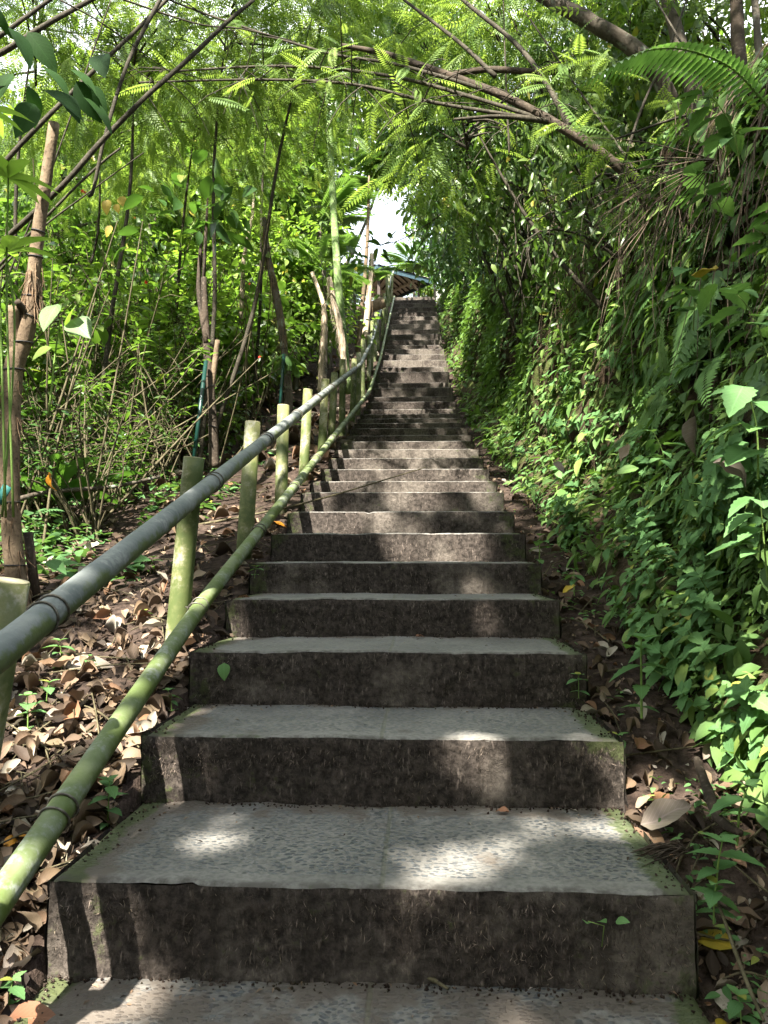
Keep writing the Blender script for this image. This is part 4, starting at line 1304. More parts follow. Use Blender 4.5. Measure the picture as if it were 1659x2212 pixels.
# ------------------------------------------------------------------ near branches on the left
nt = thing('overhanging_tree', 'slender tree out to the left whose bare grey branches slant up across the upper left', 'tree')
for pts, a, b in [([(-320, 900, 5.2), (-160, 560, 5.0), (9, 351, 4.8), (180, 175, 4.9), (298, 62, 5.0), (380, -20, 5.1)], .034, .018),
                  ([(-200, 700, 4.8), (95, 440, 4.6), (215, 310, 4.6), (310, 214, 4.6), (410, 125, 4.7), (494, 45, 4.8), (548, 0, 4.9)], .030, .019),
                  ([(190, 425, 4.7), (202, 408, 4.7), (226, 298, 4.7), (277, 134, 4.8), (345, 0, 4.9), (372, -60, 5.0)], .016, .024),
                  ([(-260, 260, 4.3), (0, 77, 4.4), (100, 5, 4.5), (180, -50, 4.5)], .026, .016),
                  ([(-240, 250, 4.8), (0, 116, 4.8), (98, 54, 4.8), (196, 0, 4.9), (240, -30, 4.9)], .034, .022),
                  ([(-180, 760, 5.2), (98, 470, 5.0), (208, 362, 5.0), (260, 320, 5.0)], .018, .010),
                  ([(-100, 700, 5.6), (60, 520, 5.4), (200, 410, 5.3), (310, 330, 5.2)], .014, .006),
                  ([(0, 640, 5.8), (110, 370, 5.6), (215, 70, 5.6), (240, 0, 5.6)], .012, .008),
                  ([(130, 0, 4.4), (220, 50, 4.5), (330, 130, 4.6), (420, 190, 4.8)], .009, .004),
                  ([(240, -10, 5.2), (420, 50, 5.4), (520, 62, 5.5), (640, 90, 5.6)], .012, .006)]:
    branch(nt, pts, a, b)
mb = MB()
for (px, py, y) in [(20, 100, 4.0), (60, 110, 4.1), (95, 235, 3.9), (130, 240, 4.0), (165, 215, 4.1), (200, 225, 4.2), (90, 185, 4.0), (30, 200, 3.9), (60, 225, 3.9), (150, 190, 4.1), (215, 160, 4.3), (0, 60, 4.0), (15, 225, 3.8), (75, 265, 3.9), (180, 250, 4.1)]:
    q = at(px, py - 40, y)
    mb.inst(T_BIG, [rng.normal(.25, .5), rng.normal(0, .3), -rng.uniform(.2, 1)], [rng.normal(0, .5), -.5, .7], q, rng.uniform(.15, .24), None, rng.random())
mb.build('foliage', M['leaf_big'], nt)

# ------------------------------------------------------------------ trunks on the left, from near to far
def trunk_thing(name, label, pts, radii, matn, sub=6):
    p = np.array([at(*q) for q in pts])
    t = thing(name, label, 'tree', p[0])
    MB().tube(p - p[0], radii, 14, sub=sub, wob=.025).build('trunk', M[matn], t)
    return t, p - p[0], p[0]


def bands(parent, P, R_, idx, mat='cord'):
    cp, cr = catmull(P, np.asarray(R_, float), 6)
    for f in idx:
        i = int(f * (len(cp) - 2)) + 1
        t_ = nrm(cp[min(i + 1, len(cp) - 1)] - cp[i - 1]); u = nrm(np.cross(t_, [0, 1.0, 0])); w = np.cross(t_, u)
        a = np.linspace(0, 2 * np.pi, 18); tl = rng.uniform(-.4, .4)
        pts = cp[i] + (cr[i] * 1.04 + .002) * (np.cos(a)[:, None] * u + np.sin(a)[:, None] * w) + (np.cos(a) * tl * cr[i])[:, None] * t_
        MB().tube(pts, .0035, 5).build('tie_cord', M[mat], parent)


def fibres(parent, P, R_, f0, f1, n, mat='fibre', L_=.2):
    cp, cr = catmull(P, np.asarray(R_, float), 6); mb = MB()
    for k in range(n):
        i = int(rng.uniform(f0, f1) * (len(cp) - 1)); a = rng.uniform(0, 6.283)
        o = np.array([math.cos(a), math.sin(a), 0]) * cr[i] * 1.05
        q = cp[i] + o; l = L_ * rng.uniform(.3, 1)
        mb.tube([q, q + o * .25 + [0, 0, -l * .5], q + o * rng.uniform(.1, .9) + [rng.normal(0, .02), 0, -l]], [.004, .003, .001], 3, sub=2, cap=False)
    mb.build('loose_bark', M[mat], parent)


rr = [.072, .058, .053, .053, .056, .047, .038, .036, .033, .030]
t, P, b = trunk_thing('pollarded_tree', 'tan pollarded tree trunk bound with black cords at the far left of the path', [(40, 1330, 4.3), (37, 1270, 4.3), (22, 1087, 4.3), (27, 826, 4.3), (50, 730, 4.3), (66, 660, 4.3), (72, 605, 4.3), (83, 500, 4.28), (98, 400, 4.26), (117, 266, 4.25)], rr, 'bark_tan')
bands(t, P, rr, (.15, .22, .34, .42, .52, .72, .78, .6))
fibres(t, P, rr, .55, .72, 55, L_=.17); fibres(t, P, rr, .1, .35, 60, L_=.15)
s0 = np.array([at(42, 770, 4.3), at(29, 715, 4.26), at(27, 660, 4.22)]) - b
MB().tube(s0, [.040, .036, .034], 12, sub=4, wob=.04).build('cut_stub', M['bark_tan'], t)
s0 = np.array([at(36, 650, 4.2), at(48, 665, 4.24), at(60, 690, 4.3)]) - b
MB().tube(s0, [.018, .02, .024], 8, sub=3).build('cut_stub', M['bark_dark'], t)
s0 = np.array([at(60, 1150, 4.4), at(78, 1295, 4.4)]) - b
st_ = thing('stake', 'dark leaning stake tied against the foot of the pollarded trunk', 'stake', b)
MB().tube(s0, [.028, .03], 8).build('shaft', M['bark_dark'], st_)
mb = MB(); mb.box(at(6, 1068, 4.18), (.05, .01, .11), np.array(Matrix.Rotation(.5, 3, 'Y')))
tag(mb.build('tape_strip', M['net']), 'scrap of teal tape tied on the pollarded trunk', 'tape')

ra = [.05, .045, .036, .038, .034, .026]
t, P, b = trunk_thing('slim_tree', 'slim brown tree behind the tallest bamboo post, its trunk forked at knee height', [(463, 1010, 7.0), (461, 950, 7.0), (457, 860, 7.0), (450, 790, 7.0), (444, 700, 7.05), (440, 600, 7.1)], ra, 'bark_dark')
bands(t, P, ra, (.25, .45, .55))
s0 = np.array([at(455, 850, 7.0), at(466, 770, 7.0), at(470, 735, 7.0)]) - b
MB().tube(s0, [.03, .028, .024], 8, sub=3, wob=.04).build('cut_stub', M['bark_tan'], t)
s0 = np.array([at(446, 740, 7.0), at(430, 640, 7.1), at(432, 560, 7.15), at(436, 500, 7.2)]) - b
MB().tube(s0, [.026, .024, .022, .01], 8, sub=4, wob=.03).build('branch', M['bark_dark'], t)
mb, C = crown_mb(T_BIG, 6, 8, .35, .3, .2, .16, .5, 77, lo=-.2); o = mb.build('crown', M['leaf_dark'], t); o.location = P[-1] + np.array([0, 0, .55])
MB().tube([P[-1], P[-1] + [.02, 0, .55], P[-1] + [.03, 0, .85]], [.02, .015, .005], 7, sub=3).build('branch', M['bark_dark'], t)
pp = thing('pipe', 'dark green plastic pipe leaning against the slim brown tree', 'pipe', at(418, 990, 6.7))
q0, q1 = at(418, 1000, 6.7), at(445, 780, 6.9); MB().tube([q0 - at(418, 990, 6.7), q1 - at(418, 990, 6.7)], .019, 10).build('tube', M['pipe'], pp)

rb = [.055, .05, .045, .05, .045, .035, .025]
t, P, b = trunk_thing('shaggy_tree', 'dark tree with shaggy bark leaning left, topless and bare', [(624, 900, 9.4), (622, 830, 9.4), (612, 740, 9.4), (601, 660, 9.4), (586, 590, 9.4), (575, 530, 9.4), (571, 470, 9.4)], rb, 'bark_grey')
fibres(t, P, rb, .35, .95, 160, L_=.3)
bands(t, P, rb, (.12, .3))
pp = thing('pipe', 'blue-green plastic pipe tied to the shaggy dark tree', 'pipe', at(606, 870, 9.1))
q0, q1 = at(605, 880, 9.1), at(613, 765, 9.25); MB().tube([q0 - at(606, 870, 9.1), q1 - at(606, 870, 9.1)], .020, 10).build('tube', M['pipe'], pp)
mb = MB(); mb.inst(T_PALM, np.stack([rdir(7, -.6, .1)], 0)[0], [0, 0, 1.0], np.zeros((7, 3)), rng.uniform(.16, .3, 7), None, .3)
o = mb.build('palm_seedling', M['leaf_palm']); o.location = at(618, 765, 9.2); tag(o, 'small drooping palm tuft growing at the waist of the shaggy tree', 'palm')

rc = [.05, .045, .04, .036, .03]
t, P, b = trunk_thing('pale_tree', 'sunlit pale trunk with a forked cut tip, left of the paler twin', [(692, 850, 12.3), (694, 790, 12.3), (700, 720, 12.3), (699, 660, 12.3), (674, 588, 12.3)], rc, 'bark_pale')
fibres(t, P, rc, .2, .8, 130, 'bark_pale', .25)
rc = [.06, .055, .055, .05, .045]
t, P, b = trunk_thing('pale_tree', 'sunlit shaggy pale trunk standing against the tall green bamboo', [(742, 830, 13.0), (741, 770, 13.0), (733, 700, 13.0), (720, 650, 13.0), (711, 600, 13.0)], rc, 'bark_pale')
fibres(t, P, rc, .2, 1, 140, 'bark_pale', .3)
bb = thing('bamboo_culm', 'tall green bamboo culm rising behind the pale shaggy trunk', 'bamboo', at(748, 830, 13.6))
mb = MB(); bamboo(mb, np.array([at(750, 850, 13.6), at(745, 780, 13.6), at(733, 650, 13.6), at(722, 480, 13.7), at(712, 300, 13.9), at(706, 150, 14.2)]) - at(748, 830, 13.6), [.085, .08, .075, .065, .055, .04], 14, .3, .45); mb.build('culm', M['bamboo_green'], bb)
rc = [.05, .05, .045, .04, .02]
t, P, b = trunk_thing('thin_tree', 'thin tan trunk running straight up beside the sky gap', [(772, 760, 17.5), (779, 690, 17.5), (789, 590, 17.5), (795, 480, 17.5), (797, 380, 17.6)], rc, 'bark_tan')
rc = [.075, .07, .06, .05]
t, P, b = trunk_thing('pale_tree', 'pale peeling stump just left of the pavilion roof', [(788, 730, 18.2), (796, 650, 18.2), (801, 590, 18.2), (803, 548, 18.2)], rc, 'bark_pale'); fibres(t, P, rc, .3, 1, 80, 'fibre', .4)
lg = thing('fallen_log', 'short brown log with a coil of wire lying beside the upper railing', 'log', at(795, 668, 20))
q = np.array([at(775, 680, 20), at(795, 666, 20), at(830, 652, 20)]) - at(795, 668, 20)
MB().tube(q, [.13, .14, .15], 12, sub=3, wob=.03).build('timber', M['bark_tan'], lg)
t, P, b = trunk_thing('thin_tree', 'thin dark sapling between the thicket and the shaggy tree', [(520, 700, 11.5), (527, 560, 11.5), (545, 470, 11.5), (548, 400, 11.5)], [.035, .03, .025, .015], 'bark_pale')
fbx = thing('fallen_branch', 'long grey fallen branch lying along the edge of the thicket', 'branch')
branch(fbx, [(40, 1078, 5.4), (110, 1062, 5.6), (240, 1052, 5.9), (345, 1030, 6.2)], .03, .022, 'bark_grey', 'limb'); branch(fbx, [(110, 1062, 5.6), (85, 1045, 5.5), (60, 1035, 5.4)], .014, .008, 'bark_grey', 'limb')
dry('dead_leaf', 107, 1020, 4.3, .11, [.15, 0, -1], [-.8, -.6, .1], M['orange_leaf'], 'curled orange dead leaf dangling in the air by the pollarded trunk', tint=.2)

# pale holed leaves and a whorled plant beside the pollarded trunk
pl = thing('holed_leaf_plant', 'small plant with pale sunlit insect-holed leaves beside the pollarded trunk', 'plant', at(120, 760, 4.3))
b = at(120, 760, 4.3)
mb = MB(); mb.tube(np.array([at(105, 900, 4.35), at(120, 760, 4.3), at(130, 690, 4.25)]) - b, [.007, .005, .003], 6, sub=4); mb.build('stem', M['stem_green'], pl)
for (px, py, s, d) in ((105, 680, .19, [-.2, -.3, -.5]), (172, 705, .19, [.5, -.3, -.35]), (150, 680, .15, [.2, -.4, .4]), (88, 760, .13, [-.5, -.2, -.3])):
    mb = MB(); mb.inst(T_BROAD, d, [-.2, -.7, .7], at(px, py, 4.2) - b - nrm(np.array(d)) * s * .5, s, s * 1.25, .6); mb.build('leaf', M['leaf_pale'] if s > .16 else M['leaf_bright'], pl)
wp = thing('whorled_plant', 'light green plant with whorls of narrow leaves at the far left edge', 'plant', at(40, 900, 3.7))
b = at(40, 900, 3.7)
mb, lf = MB(), MB()
for (px, py, y, k) in ((18, 385, 3.5, 9), (12, 545, 3.6, 7), (-30, 240, 3.4, 7)):
    q = at(px, py, y) - b
    mb.tube([np.array([rng.normal(-.05, .03), 0, -.5]), q * .5 + [rng.normal(.0, .03), 0, 0], q], [.006, .005, .004], 6, sub=5)
    for j in range(k):
        a = j * 6.283 / k; lf.inst(T_LANCE, [math.cos(a), math.sin(a), rng.uniform(-.1, .6)], [0, 0, 1.0], q, rng.uniform(.16, .28), None, rng.uniform(.5, .95))
mb.build('stems', M['stem_green'], wp); lf.build('foliage', M['leaf_bright'], wp)
bn = make_fern('nest_fern', 14, .75, 31, leaf_tm(8, .085, .25, .35), 0, 6.283, .7, M['leaf_dark'])
o = link('nest_fern', bn); p = at(125, 1000, 6.0); o.location = (p[0], 6.0, ground_z(p[0], 6.0) + .25); tag(o, 'dark bird-nest fern with long strap leaves in the shade of the thicket', 'fern')

# ------------------------------------------------------------------ thicket of shrubs on the left
protos = [make_shrub('thicket_shrub', 'x', 'shrub', T_BROAD, M['leaf_mid'], M['stem'], 2.6, 9, 6, .19, 1),
          make_shrub('thicket_shrub', 'x', 'shrub', T_MID, M['leaf_dark'], M['stem'], 3.2, 10, 6, .20, 2, 1.0),
          make_shrub('thicket_shrub', 'x', 'shrub', T_BROAD, M['leaf_bright'], M['stem'], 3.6, 9, 7, .17, 3, 1.1, low=.5),
          make_shrub('thicket_shrub', 'x', 'shrub', T_LANCE, M['leaf_mid'], M['stem'], 2.8, 11, 7, .19, 4, 1.1),
          make_shrub('thicket_shrub', 'x', 'shrub', T_MID, M['leaf_mid'], M['stem'], 4.2, 8, 9, .17, 5, 1.2, low=.5, r=.018),
          make_shrub('thicket_shrub', 'x', 'shrub', T_LOW, M['leaf_dark'], M['stem'], 2.2, 16, 4, .10, 6, 1.0, low=.55)]
TL = ['thicket shrub with broad mid-green leaves, among the mass left of the railing', 'dark glossy-leaved thicket shrub, among the mass left of the railing', 'tall yellow-green thicket shrub, among the mass left of the railing',
      'narrow-leaved thicket shrub, among the mass left of the railing', 'tall leggy thicket shrub with many bare stems, among the mass left of the railing', 'twiggy thicket shrub of crossing bare stems and small dark leaves']
n = 0; used = [False] * 6
spots = []
tries = 0
while n < 105 and tries < 6000:
    tries += 1
    y = rng.uniform(5.6, 21); x = -1.75 - rng.uniform(.2, 1) ** 1.3 * (.62 * y)
    if x > -2.2 and y < 9: continue
    if any((x - a) ** 2 + (y - b_) ** 2 < (.42 + .025 * y) ** 2 for a, b_ in spots): continue
    spots.append((x, y))
    k = rng.integers(6)
    if y < 8 and k == 2: k = 5
    if y > 11 and rng.random() < .5: k = [2, 0, 4][rng.integers(3)]
    z = float(ground_z(x, y)) - .03
    rot = (rng.normal(0, .08), rng.normal(0, .08), rng.uniform(0, 6.28)); sc = rng.uniform(.75, 1.2) * (1 + max(0, y - 9) * .03)
    if x > -2.9: sc *= .62
    Hk = [2.6, 3.2, 3.6, 2.8, 4.2, 2.2][k]; lim = at(300, 470 if y < 14 else 520, y)[2] - z
    sc = min(sc, max(.35, lim / Hk))
    if not used[k]:
        o = protos[k]; used[k] = True; o.location = (x, y, z); o.rotation_euler = rot; o.scale = (sc,) * 3
    else:
        o = dup(protos[k], (x, y, z), rot, sc)
    o['label'] = TL[k]; o['group'] = 'shrubs of the left thicket, kind by leaf: ' + ['broad', 'glossy', 'yellow-green', 'narrow', 'leggy', 'twiggy'][k]
    n += 1
# loose crossing stems
mb = MB()
for i in range(190):
    y = rng.uniform(5.2, 12); x = -2.0 - rng.uniform(0, 1) * .55 * y
    z = float(ground_z(x, y)); a = rng.normal(0, .55); l = rng.uniform(.6, 2.8)
    d = np.array([math.sin(a), rng.normal(0, .3), math.cos(a)]) * l
    mb.tube([[x, y, z - .05], np.array([x, y, z]) + d * .5 + rng.normal(0, .06, 3), np.array([x, y, z]) + d], [.012 * rng.uniform(.5, 1.3), .009, .004], 5, sub=3, cap=False, tint=rng.random())
tag(mb.build('bare_stems', M['stem']), 'tangle of thin bare crossing stems inside the left thicket', 'stems', kind='stuff')
# low growth on the forest floor
mb = MB()
for (nn, y0, y1, tm, s0_, s1_) in ((5200, 5.0, 16, T_MID, .05, .12), (900, 4.6, 14, T_BROAD, .09, .17), (130, 5.5, 16, T_FERN_LOW, .25, .5)):
    y = 1 / rng.uniform(1 / y1, 1 / y0, nn); x = -1.55 - rng.random(nn) * .62 * y
    k = (vnoise(x * 1.1, y * 1.1, 0, 91) + .6 * (-x - 2.4)) > -.2
    x, y = x[k], y[k]; m = len(x)
    z = ground_z(x, y) + rng.uniform(.02, .3, m) * rng.random(m) * np.clip((-x - 1.3), .2, 1)
    d = rdir(m, -.35, .35)
    mb.inst(tm, d, np.array([0, 0, 1.0]) + rng.normal(0, .25, (m, 3)), np.stack([x, y, z], 1), rng.uniform(s0_, s1_, m), tint=np.clip(rng.normal(.45, .25, m), 0, 1))
tag(mb.build('forest_undergrowth', M['leaf_nettle']), 'low leafy undergrowth covering the forest floor under the left thicket', 'undergrowth', kind='stuff')
# red blossoms
fm = MB(); fm.inst(leaf_tm(3, .3, .2, .4), rdir(9, -.8, .3), [0, 0, 1.0], np.zeros((9, 3)), .028); fme = fm.mesh('blossom', M['flower'])
for i, (px, py, y) in enumerate([(178, 412, 8), (182, 414, 7.9), (538, 612, 10), (315, 610, 9), (290, 470, 11), (560, 770, 9.0)]):
    o = link('red_blossom', fme); o.location = at(px, py, y); o.rotation_euler = (rng.normal(), rng.normal(), rng.normal()); tag(o, 'tiny red blossom among the leaves of the left thicket', 'flower', 'red blossoms in the thicket')
for i, (px, py, y, s) in enumerate([(240, 487, 7.0, .12), (232, 431, 7.4, .16), (250, 441, 7.2, .10), (258, 425, 7.5, .15)]):
    dry('yellow_leaf', px, py, y, s, [.3 * (i - 1), -.2, -.8], [0, -.9, .4], M['yellow_leaf'], ['bright yellow leaf hanging in the middle of the thicket, the lowest of a few', 'long yellow leaf lying slantwise in the thicket', 'small round yellow leaf in the thicket', 'topmost yellow leaf in the thicket'][i], T_BROAD)

# ------------------------------------------------------------------ trees behind: feathery ones, broad-leaved ones, palms
def base_of(p, dx=0):
    return (p[0] + dx, p[1], float(ground_z(p[0] + dx, p[1])))


for i, (px, py, y, rx, rz, ncl, lm, lab) in enumerate([
        (285, 110, 8.0, 1.3, 1.0, 36, 'leaf_feather', 'feathery-leaved tree behind the slanting grey branches'),
        (500, 40, 8.6, 1.4, .9, 38, 'leaf_feather', 'feathery-leaved tree with bright fronds left of the arch'),
        (430, 270, 10.0, 1.5, .9, 38, 'leaf_feather', 'low feathery tree hanging bright fronds over the thicket'),
        (80, 100, 8.0, 1.4, 1.2, 40, 'leaf_feather', 'feathery-leaved tree filling the top left corner'),
        (690, 40, 9.0, 1.4, .8, 40, 'leaf_feather', 'feathery-leaved tree crown at the top centre'),
        (590, 190, 12.0, 1.7, 1.1, 36, 'leaf_feather', 'feathery-leaved tree in sunlight behind the arching branches'),
        (210, 290, 10.0, 1.5, 1.0, 36, 'leaf_feather', 'feathery-leaved tree deep in the left of the forest'),
        (840, 30, 11.0, 1.3, .9, 40, 'leaf_feather', 'feathery-leaved tree crown right of the top centre, above the arch'),
        (1080, 40, 8.2, 1.0, .7, 30, 'leaf_feather', 'feathery-leaved crown behind the tips of the thin upright stems, top right of centre'),
        (1330, 20, 8.6, 1.1, .8, 34, 'leaf_feather', 'feathery-leaved crown behind the lichen-spotted leaning trunk'),
        (1010, 290, 6.6, .55, .35, 12, 'leaf_feather', 'small feathery crown hanging just below the arching branches')]):
    p = at(px, py, y); dx_ = -.3 if px < 650 else (-1.3 if px < 800 else 2.3); b = base_of(p, dx_); H = p[2] - b[2]
    make_tree('feathery_tree', lab, 'tree', b, T_FEATHER, M[lm], M['bark_branch'], H, rx, rz, ncl, 15, .46, .42, .030, 20 + i, (-dx_, 0), droop=.35, lo=-.8)
for i, (px, py, y, rx, rz, ncl, lm, sz, lab) in enumerate([
        (600, 380, 18.5, 1.7, 1.6, 50, 'leaf_bright', .20, 'sunlit broad-leaved tree behind the palms'),
        (480, 430, 17.0, 1.8, 1.6, 50, 'leaf_mid', .20, 'broad-leaved tree above the back of the thicket'),
        (690, 300, 20.0, 2.0, 1.5, 56, 'leaf_bright', .22, 'bright yellow-green tree left of the sky gap'),
        (330, 430, 16.0, 2.0, 1.6, 50, 'leaf_mid', .20, 'broad-leaved tree standing among sky flecks in the left forest'),
        (150, 430, 13.0, 1.8, 1.7, 50, 'leaf_mid', .18, 'broad-leaved tree behind the pollarded trunk'),
        (845, 350, 24.0, .9, .8, 34, 'leaf_bright', .22, 'small bright crown closing the top of the sky gap'),
        (820, 200, 22.0, 2.2, 1.7, 60, 'leaf_bright', .24, 'bright tree crown behind the middle of the arch'),
        (560, 600, 16.5, 1.4, 1.5, 46, 'leaf_bright', .17, 'sunlit bushy tree behind the shaggy dark trunk'),
        (700, 470, 24.0, 1.6, 1.6, 44, 'leaf_mid', .22, 'tree with mid-green leaves just left of the sky gap'),
        (640, 700, 17.0, 1.1, 1.1, 34, 'leaf_bright', .15, 'low sunlit bushy tree behind the two pale trunks'),
        (500, 740, 14.0, 1.2, 1.0, 34, 'leaf_mid', .15, 'low bushy tree left of the shaggy dark trunk'),
        (30, 700, 10.0, 1.4, 1.6, 44, 'leaf_dark', .17, 'dark broad-leaved tree at the left edge behind the pollarded trunk'),
        (690, 640, 22.0, .8, 1.3, 30, 'leaf_mid', .18, 'bushy tree left of the thin tan trunk by the railing')]):
    p = at(px, py, y); dx_ = -2.2 if px > 780 else 0.0; b = base_of(p, dx_); H = max(p[2] - b[2], .8)
    make_tree('broadleaf_tree', lab, 'tree', b, T_MID, M[lm], M['bark_grey'], H, rx, rz, ncl, 60, sz, .38, .07, 60 + i, (rng.normal(0, .3) - dx_, 0))


def palm(label, p, n, L_, H, seed, a0=0, lm='leaf_palm'):
    g = np.random.default_rng(seed)
    root = thing('palm', label, 'palm', (p[0], p[1], p[2] - H))
    MB().tube([[0, 0, -.3], [.03, 0, H * .5], [0, 0, H]], [.07, .055, .045], 10, sub=6).build('trunk', M['bark_grey'], root)
    for k in range(n):
        a = a0 + k * 6.283 / n + g.normal(0, .2); mb = MB()
        d = np.array([math.cos(a), math.sin(a), g.uniform(.35, 1.1)])
        mb.inst(T_PALM, d, [0, 0, 1.0], np.zeros(3), L_ * g.uniform(.8, 1.1), None, g.random())
        mb.build('frond', M[lm], root).location = (0, 0, H)
    return root


palm('sunlit palm with drooping pale fronds left of the tall bamboo', at(690, 490, 18.0), 9, 1.5, 4.0, 1, .4)
palm('lower sunlit palm in front of the bamboo, its fronds bent over', at(700, 585, 16.0), 8, 1.15, 2.6, 2, .9)
palm('palm with dark fronds pointing down over the sky gap', at(712, 385, 19.0), 10, 1.2, 7.0, 3)
palm('young bright green palm beside the left of the pavilion roof', at(806, 652, 28.0), 6, .4, .3, 4, .2)
palm('palm behind the pavilion on its right', at(938, 580, 38.0), 9, 1.6, 3.5, 5)
palm('yellow-green bird-nest palm rising behind the pavilion roof', at(893, 572, 39.0), 12, 1.7, 3.0, 6)
palm('small palm between the thin tan trunk and the pavilion', at(765, 610, 24.0), 9, 1.3, 2.0, 7)
palm('palm half hidden behind the bright tree left of the sky gap', at(660, 330, 26.0), 10, 2.0, 8.0, 8)

# forest beyond: copies of a few grown trees
FT = [('leaf_bright', 'leaf', 0), ('leaf_mid', 'leaf', 1), ('leaf_mid', 'leaf', 2)]
far = []
for k, (lm, _, sd) in enumerate([('leaf_bright', 0, 101), ('leaf_mid', 0, 102), ('leaf_dark', 0, 103)]):
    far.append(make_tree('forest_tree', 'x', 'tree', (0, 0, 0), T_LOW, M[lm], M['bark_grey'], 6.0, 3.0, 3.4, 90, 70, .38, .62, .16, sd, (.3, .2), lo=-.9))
FLAB = ['distant yellow-green forest tree in the sunlit wood behind the thicket', 'distant mid-green forest tree in the wood behind the thicket', 'distant dark forest tree in the wood behind the thicket']
FG = ['yellow-green trees of the far wood', 'mid-green trees of the far wood', 'dark trees of the far wood']
spots = []; used = [False] * 3; n = 0; tries = 0
while n < 62 and tries < 8000:
    tries += 1
    y = rng.uniform(23, 58); x = rng.uniform(-.75 * y, .45 * y)
    if y < 38 and x > -4.5: continue
    if any((x - a) ** 2 + (y - b_) ** 2 < 2.9 ** 2 for a, b_ in spots): continue
    z = float(ground_z(x, y)) if x < 2 else float(ground_z(-3, y)) + 1.5
    sc = rng.uniform(.8, 1.35) * (1 + .012 * (y - 23))
    px, py, f_ = project(np.array([x, y, z + 6 * sc])); rp = FPX * 3.4 * sc / f_
    if abs(px - 800) < rp * .95 + 45 and py - FPX * 3.4 * sc / f_ < 560 and py + rp > 380: continue
    if abs(px - 910) < rp * .9 + 40 and py + rp > 450 and py - rp < 560: continue
    spots.append((x, y)); k = rng.choice(3, p=[.45, .38, .17])
    rot = (rng.normal(0, .05), rng.normal(0, .05), rng.uniform(0, 6.28))
    if not used[k]:
        o = far[k]; used[k] = True; o.location = (x, y, z - .1); o.rotation_euler = rot; o.scale = (sc,) * 3
    else:
        o = dup(far[k], (x, y, z - .1), rot, sc)
    o['label'] = FLAB[k]; o['group'] = FG[k]; n += 1
# low trees closing the view behind the pavilion, below the sky gap
for i, (x, y, sc) in enumerate([(-6.5, 44, .46), (-4.2, 46, .40), (-1.6, 47, .36), (.8, 46, .38), (3.0, 44, .42), (5.5, 42, .8), (-9, 41, .7)]):
    o = dup(far[i % 2], (x, y, float(prof(y)) + 1.0), (0, 0, i * 1.3), sc)
    o['label'] = ['low green tree behind the pavilion'][0]; o['group'] = 'low trees behind the pavilion'

# the wood goes on behind the viewer and to either side, unseen trees added to block low sky
for i, (x, y, sc) in enumerate([(-9, -6, .95), (-4.5, -9, 1.0), (0, -10.5, .95), (4.5, -9.5, 1.0), (8.5, -6, 1.0), (-12, 0, 1.1), (-13, 6, 1.2), (-7, -14, 1.2), (2, -16, 1.3), (9, -13, 1.2), (10, 0, 1.0), (-3, -5.5, .55), (2.6, -6, .55)]):
    o = dup(far[1 + i % 2], (x, y, float(ground_z(-abs(x) if x < 0 else -2, max(y, -8))) - .6), (0, 0, i * 1.7), sc)
    o['label'] = 'forest tree behind or beside the viewer, closing the wood around the steps'; o['group'] = 'trees around the viewer'

# ------------------------------------------------------------------ unseen canopy overhead, its leaves laid along sun rays to shade the steps
NC = 80000 + 12000
y = rng.uniform(-.8, 31, NC); x = rng.uniform(-8.5, 5.2, NC) - .3
y[80000:] = rng.uniform(-.5, 5.6, 12000); x[80000:] = rng.uniform(-1.3, 1.2, 12000)   # extra leaves added to deepen the shade on the lowest steps
z = np.where(x > 1.2, prof(y) + np.minimum((x - 1.2) * 2, 2.5), prof(y))
T_ = np.stack([x, y, z], 1)
dist = 9.5 + .25 * y + rng.uniform(0, 4.0, NC)
P = T_ + SUN * dist[:, None]
px, py, f_ = project(P)
dcam = P - CAM; el = np.degrees(np.arctan2(dcam[:, 2], np.hypot(dcam[:, 0], dcam[:, 1])))
vis = (f_ > .06) & (py > -160) & (px > -150) & (px < 1810)
fx = fbm(x * .75, y * .75, 0, 123, 4)
sunny = np.where(y < 9, np.where(x < -1.1, np.where(y > 5, .45, .10), -.9), np.where(y < 13.6, -.35 + .5 * (x < -1.2), np.where(y < 20.5, .45 + .35 * np.sin(y * 9.0), np.where(y < 24, -.1, np.where(y < 27, .7, .15)))))
sunny = np.where((x > 1.1) & (y < 20), -.15, sunny)
sunny = np.where((x > 1.1) & (y < 4.8), -.4, sunny)
sunny = np.where((np.abs(x) < .9) & (y > 5.8) & (y < 9.3), -.3, sunny)
sunny = np.where((x < -1.3) & (y > 9.5), .95, sunny)
keep = (fx > sunny) & ~vis
# leaves whose shadow would fall on a chosen sunlit spot are cut out
W = P[:, None] - Lp[None]
along = W @ SUN
perp = np.linalg.norm(W - along[..., None] * SUN, axis=-1)
keep &= ~np.any((perp < Lr + np.where(Lp[:, 1] > 4.7, .12, np.where(np.abs(Lp[:, 0]) < .9, .10, .13))) & (along > 1), axis=1)
P, y_t = P[keep], y[keep]
ct = np.array([[-4.6, -3.4, 0], [4.6, -4.5, 0], [-5.2, 1.2, 0], [5.4, 3.0, 0], [-7.4, 8.0, 0], [6.2, 9.5, 0]])
lab = ['canopy tree behind the viewer on the left, shading the lowest steps', 'canopy tree behind the viewer on the right, shading the lowest steps', 'tall canopy tree beside the viewer on the left', 'tall canopy tree on the bank beside the viewer', 'tall canopy tree in the left forest, shading the middle steps', 'tall canopy tree on the bank top, shading the upper steps']
own = np.argmin(((P[:, None, :2] - ct[None, :, :2]) ** 2).sum(-1), axis=1)
